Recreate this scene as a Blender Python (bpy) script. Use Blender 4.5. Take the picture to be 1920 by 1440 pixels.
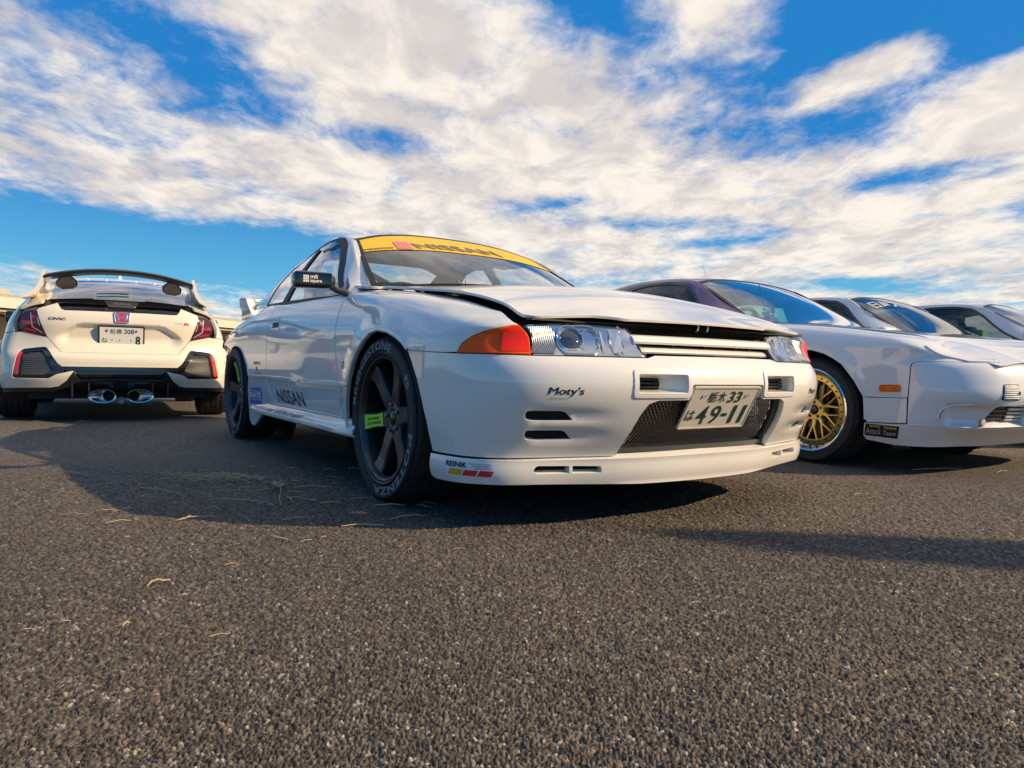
import bpy, bmesh, math, random
import numpy as np
from mathutils import Vector, Matrix
from mathutils.geometry import delaunay_2d_cdt
random.seed(7)
for o in list(bpy.data.objects): bpy.data.objects.remove(o)
SC = bpy.context.scene
COL = SC.collection

# ---------------------------------------------------------------- camera
cam = bpy.data.cameras.new('camera')
cam.sensor_width = 36.0
cam.lens = 36.0 * 1324.155 / 1920
cam.clip_start = .02
cam.clip_end = 4000
cam_o = bpy.data.objects.new('camera', cam)
COL.objects.link(cam_o)
cam_o.matrix_world = Matrix.Translation((0, 0, .51914)) @ Matrix.Rotation(math.pi / 2 - .02285286, 4, 'X') @ Matrix.Rotation(.01765036, 4, 'Z')
SC.camera = cam_o

# ---------------------------------------------------------------- sun, sky, exposure
SUN_EL = math.radians(29)
SUN_H = Vector((.985, -.17, 0)).normalized()
SUN_DIR = Vector((SUN_H.x * math.cos(SUN_EL), SUN_H.y * math.cos(SUN_EL), math.sin(SUN_EL)))
sun = bpy.data.lights.new('sun', 'SUN')
sun.energy = 5.0
sun.angle = math.radians(.55)
sun.color = (1.0, .74, .44)
sun_o = bpy.data.objects.new('sun', sun)
COL.objects.link(sun_o)
sun_o.rotation_euler = SUN_DIR.to_track_quat('Z', 'Y').to_euler()
sun_o.location = SUN_DIR * 50

SC.view_settings.view_transform = 'Standard'
SC.view_settings.look = 'None'
SC.view_settings.exposure = 0.26
SC.view_settings.gamma = 1
SC.view_settings.use_curve_mapping = False
SC.cycles.max_bounces = 10
SC.cycles.transparent_max_bounces = 16
SC.cycles.use_denoising = True
SC.cycles.sample_clamp_indirect = 6

class NT:
    """Small helper to write node trees."""
    def __init__(s, tree): s.t = tree
    def n(s, typ, **kw):
        nd = s.t.nodes.new(typ)
        for k, v in kw.items():
            if k == 'i':
                for a, b in v.items():
                    if hasattr(b, 'is_output') or isinstance(b, bpy.types.NodeSocket): s.t.links.new(b, nd.inputs[a])
                    else: nd.inputs[a].default_value = b
            else: setattr(nd, k, v)
        return nd
    def m(s, op, a, b=None, c=None, clamp=False):
        nd = s.t.nodes.new('ShaderNodeMath'); nd.operation = op; nd.use_clamp = clamp
        for i, v in enumerate((a, b, c)):
            if v is None: continue
            if isinstance(v, bpy.types.NodeSocket): s.t.links.new(v, nd.inputs[i])
            else: nd.inputs[i].default_value = v
        return nd.outputs[0]
    def mix(s, f, a, b, mode='MIX'):
        nd = s.t.nodes.new('ShaderNodeMix'); nd.data_type = 'RGBA'; nd.blend_type = mode
        for k, v in ((0, f), (6, a), (7, b)):
            if isinstance(v, bpy.types.NodeSocket): s.t.links.new(v, nd.inputs[k])
            else: nd.inputs[k].default_value = v if not (k and len(v) == 3) else (*v, 1)
        return nd.outputs[2]
    def ramp(s, f, stops, interp='LINEAR'):
        nd = s.t.nodes.new('ShaderNodeValToRGB'); nd.color_ramp.interpolation = interp
        e = nd.color_ramp.elements
        while len(e) < len(stops): e.new(.5)
        for q, (p, c) in zip(e, stops): q.position = p; q.color = c if len(c) == 4 else (*c, 1)
        s.t.links.new(f, nd.inputs[0])
        return nd.outputs[0]
    def sm(s, f, lo, hi, a=0., b=1.):
        nd = s.t.nodes.new('ShaderNodeMapRange'); nd.interpolation_type = 'SMOOTHSTEP'
        s.t.links.new(f, nd.inputs[0])
        for i, v in enumerate((lo, hi, a, b)): nd.inputs[i + 1].default_value = v
        return nd.outputs[0]

def build_sky():
    w = bpy.data.worlds.new('World'); SC.world = w; w.use_nodes = True
    t = w.node_tree; t.nodes.clear(); N = NT(t)
    out = N.n('ShaderNodeOutputWorld'); bg = N.n('ShaderNodeBackground')
    sky = N.n('ShaderNodeTexSky', sky_type='NISHITA', sun_disc=False, sun_elevation=SUN_EL,
              sun_rotation=math.atan2(SUN_H.x, SUN_H.y), altitude=50, air_density=1.0, dust_density=.35, ozone_density=2.5)
    tc = N.n('ShaderNodeTexCoord'); sep = N.n('ShaderNodeSeparateXYZ', i={0: tc.outputs['Generated']})
    X, Y, Z = sep.outputs
    zc = N.m('MAXIMUM', Z, .012)
    # cloud sheet: the direction carried onto a flat layer overhead
    den = N.m('ADD', zc, .10)
    px = N.m('DIVIDE', X, den); py = N.m('DIVIDE', Y, den)
    pl = N.n('ShaderNodeCombineXYZ', i={0: px, 1: py, 2: 0.0}).outputs[0]
    def fbm(scale, det, rough, off, sx=1., sy=1., rot=0., dist=0.):
        mp = N.n('ShaderNodeMapping', i={0: pl, 1: off, 2: (0, 0, rot), 3: (sx, sy, 1)})
        return N.n('ShaderNodeTexNoise', noise_dimensions='3D', i={0: mp.outputs[0], 'Scale': scale, 'Detail': det, 'Roughness': rough, 'Distortion': dist}).outputs[0]
    big = fbm(.9, 3, .5, (1.7, 4.1, 0), .8, 1.3, .5)
    mid = fbm(2.3, 6, .58, (5.2, .3, 2), 1.15, .85, -.12, .25)
    fine = fbm(8.0, 7, .66, (2.2, 7.7, 5), 1.15, .80, -.2, .25)
    # where the sheet is open and closed: wide soft patches in direction space
    az = N.m('ARCTAN2', X, Y); el = N.m('ARCSINE', Z)
    def patch(a, e, ra, re, amt, tilt=0.):
        da = N.m('SUBTRACT', az, math.radians(a)); de = N.m('SUBTRACT', el, math.radians(e))
        de = N.m('SUBTRACT', de, N.m('MULTIPLY', da, tilt))
        q = N.m('ADD', N.m('POWER', N.m('DIVIDE', N.m('ABSOLUTE', da), math.radians(ra)), 2.), N.m('POWER', N.m('DIVIDE', N.m('ABSOLUTE', de), math.radians(re)), 2.))
        return N.m('MULTIPLY', N.m('EXPONENT', N.m('MULTIPLY', q, -1.)), amt)
    d = N.m('ADD', N.m('ADD', N.m('MULTIPLY', big, .26), .215), N.m('ADD', N.m('MULTIPLY', mid, .62), N.m('MULTIPLY', fine, .46)))
    for p in SKY_PATCHES:
        d = N.m('ADD', d, patch(*p))
    cov = N.sm(d, .65, .97)
    thick = N.sm(d, .86, 1.25)
    # cloud colour: cream where the low sun lights it, grey-mauve in the thick parts
    c1 = (.86, .785, .69); c2 = (.54, .50, .49)
    cc = N.mix(N.m('MULTIPLY', N.sm(fbm(3.4, 6, .62, (.3, 2.9, 8), 1.2, .8, -.15, .4), .38, .64), .9), (*c1, 1), (*c2, 1))
    cc = N.mix(N.m('MULTIPLY', thick, .35), cc, (.92, .84, .73, 1))
    # the bare sky, a touch deeper and more saturated
    hs = N.n('ShaderNodeHueSaturation', i={'Saturation': 1.25, 'Value': 1.0, 'Color': sky.outputs[0]})
    k = .075
    skyc = N.mix(1.0, hs.outputs[0], (k, k, k, 1), 'MULTIPLY')
    lowcol = N.mix(N.sm(el, math.radians(-2), math.radians(16)), (.13, .55, .76, 1), (.010, .20, .56, 1))
    skyc = N.mix(.78, skyc, lowcol)
    horizon = N.sm(el, math.radians(4.), math.radians(-1.))
    col = N.mix(N.m('MULTIPLY', cov, .96), skyc, cc)
    col = N.mix(N.m('MULTIPLY', horizon, .5), col, (.62, .66, .66, 1))
    t.links.new(col, bg.inputs[0]); bg.inputs[1].default_value = 1.0
    t.links.new(bg.outputs[0], out.inputs[0])
SKY_PATCHES = [  # azimuth (right of the view), elevation, radii (degrees), amount, tilt
    (-28, 22.5, 10, 2.2, -.26, -.36), (-21, 21.5, 5, 1.6, -.12, -.3), (-29, 8.2, 17, 2.3, -.50, -.06), (-17, 8.6, 7, 2.0, -.22, 0), (7, 26.5, 7, 3.0, -.34, -.45), (-10, 17.3, 6, 1.1, -.20, -.1),
    (17, 19.2, 6, 1.6, -.17, .1), (29, 26, 10, 6, -.66, 0), (24, 17.6, 6, 1.7, -.20, .1), (35, 24, 4, 3, -.35, 0),
    (27, 21.3, 6, 1.6, .42, .32), (36, 18, 5.5, 2.8, .55, .12), (17, 25.5, 6, 2.6, .20, 0), (25, 6.4, 5, .7, -.24, -.05), (20, 10.5, 3, .7, -.2, 0), (37, 11, 3, 1.5, -.18, 0),
    (28, 11, 12, 3, .10, 0), (-10, 22, 14, 6, .16, -.1), (0, 12, 30, 4, .08, 0), (10, 11.6, 6, .7, -.22, -.02), (16, 9.9, 4.5, .6, -.26, 0), (3, 13, 5, .6, -.18, .05), (-4, 19.5, 5, .7, -.14, -.1), (30, 13.6, 5, 1.0, -.20, .05),
    (180, 30, 75, 40, -.30, 0), (-180, 30, 75, 40, -.30, 0), (-100, 25, 45, 30, -.28, 0)]
build_sky()
# ---------------------------------------------------------------- surfaces
def _slopes(x, Y):
    """Knot slopes of the natural cubic spline through Y (axis 0)."""
    n = len(x)
    h = np.diff(x)
    A = np.zeros((n, n)); R = np.zeros(Y.shape)
    d = np.diff(Y, axis=0) / h.reshape((-1,) + (1,) * (Y.ndim - 1))
    A[0, 0] = 2; A[0, 1] = 1; R[0] = 3 * d[0]
    A[-1, -1] = 2; A[-1, -2] = 1; R[-1] = 3 * d[-1]
    for i in range(1, n - 1):
        A[i, i - 1] = h[i]; A[i, i] = 2 * (h[i] + h[i - 1]); A[i, i + 1] = h[i - 1]
        R[i] = 3 * (h[i] * d[i - 1] + h[i - 1] * d[i])
    return np.linalg.solve(A, R.reshape(n, -1)).reshape(Y.shape)

def _herm(x, Y, M, q):
    q = np.asarray(q, float)
    i = np.clip(np.searchsorted(x, q) - 1, 0, len(x) - 2)
    h = x[i + 1] - x[i]; t = (q - x[i]) / h
    lo = t < 0; hi = t > 1
    tc = np.clip(t, 0, 1)
    sh = (-1,) + (1,) * (Y.ndim - 1)
    t_, h_ = tc.reshape(sh), h.reshape(sh)
    y = ((1 + 2 * t_) * (1 - t_) ** 2) * Y[i] + (t_ * (1 - t_) ** 2) * h_ * M[i] + (t_ ** 2 * (3 - 2 * t_)) * Y[i + 1] + (t_ ** 2 * (t_ - 1)) * h_ * M[i + 1]
    ex = np.where(lo, t, np.where(hi, t - 1, 0)).reshape(sh) * h_
    return y + ex * np.where(lo.reshape(sh), M[i], M[i + 1])

class Curve:
    def __init__(s, x, Y):
        x = np.array(x, float); Y = np.array(Y, float)
        o = np.argsort(x); s.x = x[o]; s.Y = Y[o]; s.M = _slopes(s.x, s.Y)
    def __call__(s, q):
        q = np.asarray(q, float)
        r = _herm(s.x, s.Y, s.M, np.atleast_1d(q).ravel())
        return r.reshape(q.shape + s.Y.shape[1:])

class Net:
    """Surface through a net of points: G[k][i] at knots S[k], V[i]."""
    def __init__(s, S, V, G):
        S = np.array(S, float); G = np.array(G, float); V = np.array(V, float)
        o = np.argsort(S); s.S = S[o]; G = G[o]; s.V = V; s.G = G
        s.Ms = _slopes(s.S, G)
        s.Mv = np.swapaxes(_slopes(s.V, np.swapaxes(G, 0, 1)), 0, 1)
        s.Mvs = np.swapaxes(_slopes(s.V, np.swapaxes(s.Ms, 0, 1)), 0, 1)
    def __call__(s, u, v):
        u = np.atleast_1d(np.asarray(u, float)); v = np.atleast_1d(np.asarray(v, float))
        i = np.clip(np.searchsorted(s.S, u) - 1, 0, len(s.S) - 2)
        def row(k):  # values and slopes in s at station k, evaluated at v
            j = np.clip(np.searchsorted(s.V, v) - 1, 0, len(s.V) - 2)
            h = (s.V[j + 1] - s.V[j])[:, None]; t = ((v - s.V[j]) / h[:, 0])
            tc = np.clip(t, 0, 1)[:, None]; ex = (t[:, None] - tc) * h
            def ev(Y, M):
                y = ((1 + 2 * tc) * (1 - tc) ** 2) * Y[k, j] + (tc * (1 - tc) ** 2) * h * M[k, j] + (tc ** 2 * (3 - 2 * tc)) * Y[k, j + 1] + (tc ** 2 * (tc - 1)) * h * M[k, j + 1]
                return y + ex * np.where(ex < 0, M[k, j], M[k, j + 1])
            return ev(s.G, s.Mv), ev(s.Ms, s.Mvs)
        P0, D0 = row(i); P1, D1 = row(i + 1)
        h = (s.S[i + 1] - s.S[i])[:, None]; t = (u - s.S[i])[:, None] / h
        tc = np.clip(t, 0, 1); ex = (t - tc) * h
        P = ((1 + 2 * tc) * (1 - tc) ** 2) * P0 + (tc * (1 - tc) ** 2) * h * D0 + (tc ** 2 * (3 - 2 * tc)) * P1 + (tc ** 2 * (tc - 1)) * h * D1
        return P + ex * np.where(ex < 0, D0, D1)

def sstep(a, b, x):
    t = np.clip((np.asarray(x, float) - a) / (b - a), 0, 1)
    return t * t * (3 - 2 * t)

def mirror_half(F):
    """F(u>=0, v) on the left half -> signed u surface (u<0 is the right half)."""
    def G(u, v):
        u = np.atleast_1d(np.asarray(u, float))
        P = F(np.abs(u), v)
        P[:, 1] *= np.where(u < 0, -1, 1)
        return P
    return G

def nrm(F, u, v, out, e=1e-3):
    du = F(u + e, v) - F(u - e, v); dv = F(u, v + e) - F(u, v - e)
    n = np.cross(du, dv); n /= np.maximum(np.linalg.norm(n, axis=1), 1e-12)[:, None]
    P = F(u, v)
    sg = np.sign(np.sum(n * out(P), axis=1)); sg[sg == 0] = 1
    return n * sg[:, None]

def offset(F, d, out):
    def G(u, v):
        u = np.atleast_1d(np.asarray(u, float)); v = np.atleast_1d(np.asarray(v, float))
        return F(u, v) + nrm(F, u, v, out) * d
    return G
# ---------------------------------------------------------------- the white coupe in front: its master surfaces
# car frame: x forward from the front axle, y to the car's left, z up; half surfaces, mirrored
SK_PLAN = [  # s, x, y, nx, ny at the widest height
    (0, .940, 0, 1, 0), (.2, .935, .2, .997, .08), (.4, .906, .395, .97, .24), (.6, .852, .585, .91, .41), (.75, .782, .722, .78, .62),
    (.88, .690, .806, .55, .83), (1.0, .575, .850, .30, .95), (1.1, .45, .868, .12, .99), (1.35, .2, .872, 0, 1), (1.55, 0, .872, 0, 1),
    (1.85, -.3, .868, 0, 1), (2.1, -.55, .864, 0, 1), (2.6, -1.05, .864, 0, 1), (3.1, -1.55, .864, 0, 1), (3.55, -2.0, .862, 0, 1),
    (4.15, -2.6, .862, -.02, 1), (4.55, -3.0, .835, -.1, .99), (4.9, -3.30, .775, -.3, .95), (5.1, -3.46, .70, -.7, .7), (5.3, -3.56, .56, -.9, .4),
    (5.55, -3.62, .3, -.99, .1), (5.85, -3.63, 0, -1, 0)]
SK_V = [.14, .20, .26, .32, .38, .44, .50, .545, .58, .62, .66, .70, .75, .80, .86, .92, .98]
_F_IN = [.135, .127, .100, .060, .028, .005, .004, .028, .066, .092, .110, .128, .15, .18, .22, .26, .30]  # inset of the nose
_S_IN = [.030, .022, .012, .004, .000, .000, .000, .000, .000, .003]                                # inset of the flank below .62
# shoulder of the flank: (half width, height) for v >= .66, by station x
_SH = Curve([.80, .575, .45, .2, -.05, -.3, -.62, -1.05, -1.55, -2.0, -2.3, -2.6, -3.0, -3.5],
  [[.800, .620, .790, .632, .770, .640, .750, .644, .730, .646, .700, .648, .670, .650],
   [.842, .645, .825, .665, .795, .682, .765, .693, .735, .702, .705, .708, .670, .713],
   [.855, .650, .838, .678, .810, .700, .780, .715, .745, .727, .710, .735, .670, .740],
   [.863, .662, .850, .700, .825, .730, .795, .752, .760, .767, .715, .777, .670, .783],
   [.865, .665, .854, .715, .834, .752, .805, .780, .768, .800, .722, .812, .670, .819],
   [.863, .665, .852, .720, .834, .765, .806, .800, .775, .822, .730, .838, .680, .846],
   [.859, .665, .848, .720, .832, .768, .812, .806, .785, .836, .755, .855, .720, .868],
   [.859, .665, .848, .722, .835, .772, .815, .812, .787, .848, .758, .862, .735, .868],
   [.859, .667, .848, .728, .837, .780, .815, .825, .782, .866, .755, .880, .730, .886],
   [.861, .668, .850, .732, .836, .786, .808, .838, .768, .884, .740, .898, .710, .906],
   [.864, .668, .852, .732, .832, .785, .798, .834, .752, .890, .720, .910, .690, .920],
   [.865, .664, .850, .725, .825, .775, .790, .812, .745, .846, .705, .876, .660, .900],
   [.850, .640, .835, .700, .800, .755, .750, .805, .705, .832, .660, .848, .620, .858],
   [.735, .640, .725, .700, .700, .740, .670, .775, .640, .800, .620, .820, .600, .832]])
def _sk_net():
    S = [p[0] for p in SK_PLAN]; G = []
    for s, x, y, nx, ny in SK_PLAN:
        f = float(np.clip((1.05 - s) / .45, 0, 1)); f = f * f * (3 - 2 * f)
        l = np.hypot(nx, ny); row = []
        rear = s > 5.0
        for i, v in enumerate(SK_V):
            fx, fy = x - nx / l * _F_IN[i], y - ny / l * _F_IN[i]
            if i < 10: sx, sy, sz = x - nx / l * _S_IN[i], y - ny / l * _S_IN[i], v
            else:
                sh = _SH(np.clip(x, -3.5, .80)); w, sz = sh[(i - 10) * 2], sh[(i - 10) * 2 + 1]
                if rear: sx, sy = x + (v - .62) * .15 * (-nx), y - (v - .62) * .1
                else: sx, sy = x, w
            fz = v if v <= .66 else .66 + (v - .66) * .5
            row.append((f * fx + (1 - f) * sx, f * fy + (1 - f) * sy, f * fz + (1 - f) * sz))
        G.append(row)
    return Net(S, SK_V, G)
_SKN = _sk_net()
def _arch(P, wx, wz, r0, r1, d):
    r = np.hypot(P[:, 0] - wx, P[:, 2] - wz)
    return d * (1 - sstep(r0, r1, r)) * sstep(.6, .75, P[:, 1]) * (1 - sstep(.14, .32, P[:, 0] - wx))
def _sk_half(u, v):
    u = np.atleast_1d(np.asarray(u, float)); v = np.atleast_1d(np.asarray(v, float))
    P = _SKN(u, v)
    for z0 in (.374, .312):
        g = np.exp(-((v - z0) / .020) ** 2) * sstep(.765, .70, u) * sstep(.42, .62, u)
        P[:, 0] -= .011 * g
    P[:, 1] += _arch(P, -.03, .31, .345, .43, .022) + _arch(P, -2.63, .31, .345, .45, .004)
    return P
SKB = mirror_half(_sk_half)
def SK_OUT(P): 
    c = P.copy(); c[:, 0] = np.clip(P[:, 0], -3.0, .2); c[:, 1] = 0; c[:, 2] = .42
    return P - c
# bonnet: u = y, v = x
_HE = Curve([.86, .80, .715, .67, .638, .53, .303, 0, -.2, -.4, -.6], [.634, .652, .677, .693, .708, .742, .786, .822, .844, .865, .884])
_HC = Curve([.86, .80, .6, .3, 0, -.3, -.6], [.028, .036, .050, .056, .046, .027, .012])
def SKH(u, v):
    u = np.atleast_1d(np.asarray(u, float)); v = np.atleast_1d(np.asarray(v, float))
    q = np.clip(np.abs(u) / .69, 0, 1)
    # the outline bows back towards the corners
    z = _HE(v) + _HC(v) * (1 - q ** 2.2)
    return np.stack([v, u, z], 1)
# greenhouse: u = x (signed side by the sign of the second helper), v in 0..2: belt -> rail (1) -> centre line (2)
SK_GH_TABLE = [(-.20, .800, .720, .750, .700, .820), (-.42, .795, .785, .735, .795, .905), (-.62, .785, .836, .700, .890, 1.012), (-.85, .787, .846, .650, 1.056, 1.122),
  (-1.03, .787, .851, .604, 1.163, 1.214), (-1.17, .787, .855, .578, 1.212, 1.259), (-1.35, .785, .860, .565, 1.240, 1.286), (-1.7, .780, .873, .550, 1.234, 1.292),
  (-2.0, .765, .885, .552, 1.196, 1.288), (-2.24, .745, .900, .565, 1.160, 1.245), (-2.45, .725, .912, .590, 1.080, 1.175), (-2.65, .712, .918, .635, .985, 1.070), (-2.85, .690, .920, .655, .930, .965)]
_GB = Curve([t[0] for t in SK_GH_TABLE], [t[1:] for t in SK_GH_TABLE])
def _sk_gh(x, v):
    x = np.atleast_1d(np.asarray(x, float)); v = np.atleast_1d(np.asarray(v, float))
    g = _GB(x); bw, bz, ew, ez, cz = g.T
    t = np.clip(v, -.3, 1)
    ws = bw + (ew - bw) * t + .022 * np.sin(np.pi * np.clip(t, 0, 1)); zs = bz + (ez - bz) * t
    q = np.clip(v - 1, 0, 1.2)
    wt = ew * (1 - q); zt = ez + (cz - ez) * (1 - np.abs(1 - q) ** 3.0)
    top = v > 1
    return np.stack([x, np.where(top, wt, ws), np.where(top, zt, zs)], 1)
def SKG(side):
    def F(x, v):
        P = _sk_gh(x, v); P[:, 1] *= side
        return P
    return F
def SKW(u, v):   # windscreen, roof and rear glass across the middle: u = y / edge width (-1..1), v = x
    u = np.atleast_1d(np.asarray(u, float))
    P = _sk_gh(v, 2 - np.abs(u))
    P[:, 1] *= np.where(u < 0, -1, 1)
    return P
def poly_screen(table, x_lo, x_hi, rnd):
    """A screen without ripples: edge and crown follow low-order polynomials of x."""
    T = np.array([t for t in table if x_lo <= t[0] <= x_hi], float)
    px = T[:, 0]; C = [np.polyfit(px, T[:, k], 2 if len(px) < 6 else 3) for k in (3, 4, 5)]
    def F(u, v):
        u = np.atleast_1d(np.asarray(u, float)); v = np.atleast_1d(np.asarray(v, float))
        ew, ez, cz = [np.polyval(c, v) for c in C]
        return np.stack([v, ew * u, ez + (cz - ez) * (1 - np.abs(u) ** rnd)], 1)
    return F
SKWS = poly_screen(SK_GH_TABLE, -1.22, -.30, 2.6)
def SKG_OUT(P):
    c = P.copy(); c[:, 0] = np.clip(P[:, 0], -2.2, -1.2); c[:, 1] = 0; c[:, 2] = .7
    return P - c
# ---------------------------------------------------------------- generic hull used for the other cars
def hull_net(plan, V, fin, sn, SH, s_side, s_nose, tail_s=99., nose_z=None):
    """plan: (s, x, y, nx, ny); V rows (first len(sn) are plain heights, the rest shoulder rows);
    nose inset rows fin, flank inset rows sn, SH(x) -> (w, z) pairs of the shoulder rows."""
    S = [p[0] for p in plan]; G = []; k = len(sn)
    for s, x, y, nx, ny in plan:
        f = float(np.clip((s_side - s) / (s_side - s_nose), 0, 1)); f = f * f * (3 - 2 * f)
        l = math.hypot(nx, ny); row = []
        for i, v in enumerate(V):
            fx, fy = x - nx / l * fin[i], y - ny / l * fin[i]
            if i < k: sx, sy, sz = x - nx / l * sn[i], y - ny / l * sn[i], v
            else:
                sh = SH(x); w, sz = sh[(i - k) * 2], sh[(i - k) * 2 + 1]
                sx, sy = (x, w) if s < tail_s else (x - nx * .1 * (v - V[k - 1]), y - ny * .15 * (v - V[k - 1]))
            fz = nose_z[i]
            row.append((f * fx + (1 - f) * sx, f * fy + (1 - f) * sy, f * fz + (1 - f) * sz))
        G.append(row)
    return Net(S, V, G)
# ---- pop-up lamp coupe (second car); also the pattern for the two behind it
YS_PLAN = [(0, .945, 0, 1, 0), (.25, .94, .25, .995, .08), (.45, .922, .45, .97, .22), (.60, .880, .595, .9, .43), (.75, .795, .715, .72, .7), (.90, .675, .795, .5, .87),
    (1.05, .53, .838, .2, .98), (1.2, .38, .850, .05, 1), (1.35, .23, .852, 0, 1), (1.6, -.02, .852, 0, 1), (1.9, -.32, .848, 0, 1), (2.3, -.72, .845, 0, 1), (2.9, -1.32, .845, 0, 1), (3.5, -1.92, .845, 0, 1),
    (4.05, -2.47, .85, 0, 1), (4.6, -3.02, .83, -.1, .99), (5.0, -3.38, .74, -.5, .8), (5.3, -3.55, .5, -.95, .3), (5.85, -3.58, 0, -1, 0)]
YS_V = [.15, .21, .25, .30, .36, .42, .48, .54, .585, .62, .65, .68, .71, .74, .77, .80, .83]
_YF = [.215, .150, .085, .050, .025, .0, .006, .022, .05, .085, .125, .17, .22, .28, .34, .40, .46]
_YSN = [.030, .008, .0, .0, .0, .0, .0, .0, .0, .003]
_YHE = Curve([.95, .90, .80, .63, .41, .19, -.02, -.28, -.6], [.572, .590, .632, .694, .737, .769, .794, .816, .840])
_YSH = Curve([.90, .63, .41, .19, -.02, -.28, -.6, -1.3, -1.9, -2.5, -3.1, -3.5],
  [[.800, .582, .780, .589, .750, .593, .710, .596, .660, .598, .600, .599, .540, .600],
   [.845, .650, .832, .672, .800, .688, .760, .696, .720, .700, .660, .703, .580, .704],
   [.850, .660, .838, .698, .810, .725, .770, .735, .720, .740, .660, .743, .580, .745],
   [.852, .665, .842, .716, .815, .750, .775, .764, .720, .771, .660, .775, .580, .777],
   [.852, .665, .842, .722, .818, .765, .780, .785, .722, .795, .660, .800, .600, .803],
   [.848, .665, .840, .728, .820, .775, .790, .800, .740, .813, .690, .820, .640, .824],
   [.845, .665, .838, .730, .822, .785, .800, .818, .775, .836, .740, .846, .700, .852],
   [.845, .665, .838, .732, .822, .788, .802, .824, .778, .846, .745, .858, .705, .866],
   [.845, .665, .838, .735, .822, .792, .802, .832, .776, .858, .740, .872, .700, .880],
   [.850, .665, .840, .738, .820, .795, .795, .838, .760, .868, .720, .885, .680, .893],
   [.825, .665, .815, .735, .790, .785, .760, .820, .720, .845, .680, .860, .640, .868],
   [.70, .665, .69, .73, .67, .77, .64, .80, .61, .82, .58, .83, .55, .84]])
_YNZ = [v if v <= .585 else float(_YHE(.945 - f)) - .006 for v, f in zip(YS_V, _YF)]
_YSN_NET = hull_net(YS_PLAN, YS_V, _YF, _YSN, _YSH, 1.10, .62, 5.1, _YNZ)
def _ys_half(u, v):
    P = _YSN_NET(u, v)
    r = np.hypot(P[:, 0] - .0, P[:, 2] - .31)
    P[:, 1] += .010 * (1 - sstep(.35, .42, r)) * sstep(.6, .75, P[:, 1])
    # scoop pressed into the bumper side
    u = np.atleast_1d(np.asarray(u, float)); v = np.atleast_1d(np.asarray(v, float))
    q = sstep(.78, .80, u * -1 + 1.55) * 0
    d = sstep(.83, .80, u) * sstep(.50, .72, u) * sstep(.262, .285, v) * sstep(.375, .355, v)
    P[:, 0] -= .022 * d * .7; P[:, 1] -= .022 * d
    return P
YSB = mirror_half(_ys_half)
def YS_OUT(P):
    c = P.copy(); c[:, 0] = np.clip(P[:, 0], -2.9, .2); c[:, 1] = 0; c[:, 2] = .40
    return P - c
def YSH(u, v):
    u = np.atleast_1d(np.asarray(u, float)); v = np.atleast_1d(np.asarray(v, float))
    q = np.clip(np.abs(u) / .60, 0, 1.3)
    dip = np.interp(v, [-.6, -.2, .3, .7, .95], [-.012, .0, .004, .004, .0])
    drop = .036 * sstep(.33, .62, np.abs(u)) * sstep(.54, .70, v) - .010 * sstep(.62, .48, v)
    return np.stack([v, u, _YHE(v) - dip * (1 - q ** 3) - drop], 1)
def make_gh(table, rnd=2.4):
    C = Curve([t[0] for t in table], [t[1:] for t in table])
    def gh(x, v):
        x = np.atleast_1d(np.asarray(x, float)); v = np.atleast_1d(np.asarray(v, float))
        bw, bz, ew, ez, cz = C(x).T
        t = np.clip(v, -.3, 1)
        ws = bw + (ew - bw) * t + .022 * np.sin(np.pi * np.clip(t, 0, 1)); zs = bz + (ez - bz) * t
        q = np.clip(v - 1, 0, 1.2)
        wt = ew * (1 - q); zt = ez + (cz - ez) * (1 - np.abs(1 - q) ** rnd)
        return np.stack([x, np.where(v > 1, wt, ws), np.where(v > 1, zt, zs)], 1)
    def side(s):
        def F(x, v):
            P = gh(x, v); P[:, 1] *= s
            return P
        return F
    def across(u, v):
        u = np.atleast_1d(np.asarray(u, float))
        P = gh(v, 2 - np.abs(u)); P[:, 1] *= np.where(u < 0, -1, 1)
        return P
    if table[2][0] < 0: across.screen = poly_screen(table, -1.42, -.30, rnd)
    return side, across
YS_GH = [(-.20, .80, .76, .72, .68, .75), (-.40, .79, .805, .70, .765, .835), (-.60, .785, .830, .655, .858, .908), (-.80, .785, .835, .628, .955, 1.002), (-1.0, .783, .840, .600, 1.062, 1.106), (-1.22, .780, .846, .567, 1.185, 1.226),
    (-1.4, .777, .850, .555, 1.228, 1.264), (-1.7, .773, .858, .548, 1.247, 1.283), (-1.95, .768, .864, .543, 1.247, 1.284), (-2.3, .757, .876, .541, 1.213, 1.250), (-2.6, .745, .888, .548, 1.145, 1.182), (-3.0, .70, .895, .575, 1.005, 1.045), (-3.3, .66, .90, .60, .91, .93)]
# ---- hatchback seen from behind: x forward from the tail, y left
CV_PLAN = [(0, 0, 0, -1, 0), (.2, .003, .2, -1, .02), (.4, .014, .40, -.99, .1), (.55, .040, .548, -.96, .27), (.68, .085, .672, -.9, .44), (.80, .150, .775, -.75, .66), (.92, .240, .848, -.5, .87),
    (1.05, .365, .890, -.25, .97), (1.25, .56, .920, -.1, 1), (1.5, .81, .935, 0, 1), (1.8, 1.11, .92, .05, 1), (2.4, 1.71, .90, 0, 1), (3.2, 2.51, .905, 0, 1), (3.9, 3.2, .90, 0, 1), (4.3, 3.6, .87, .2, .98), (4.65, 3.93, .76, .6, .8), (4.95, 4.12, .5, .95, .3), (5.45, 4.18, 0, 1, 0)]
CV_V = [.20, .25, .30, .36, .42, .465, .52, .56, .59, .63, .70, .76, .83, .90, .96, 1.02]
_CVF = [.14, .075, .045, .018, .012, .020, .030, .045, .075, .095, .105, .100, .095, .105, .135, .20]
_CVSd = [.03, .02, .01, .0, .0, .0, .0, .0, .004, .012, .03, .045, .065, .095, .135, .20]
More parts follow.
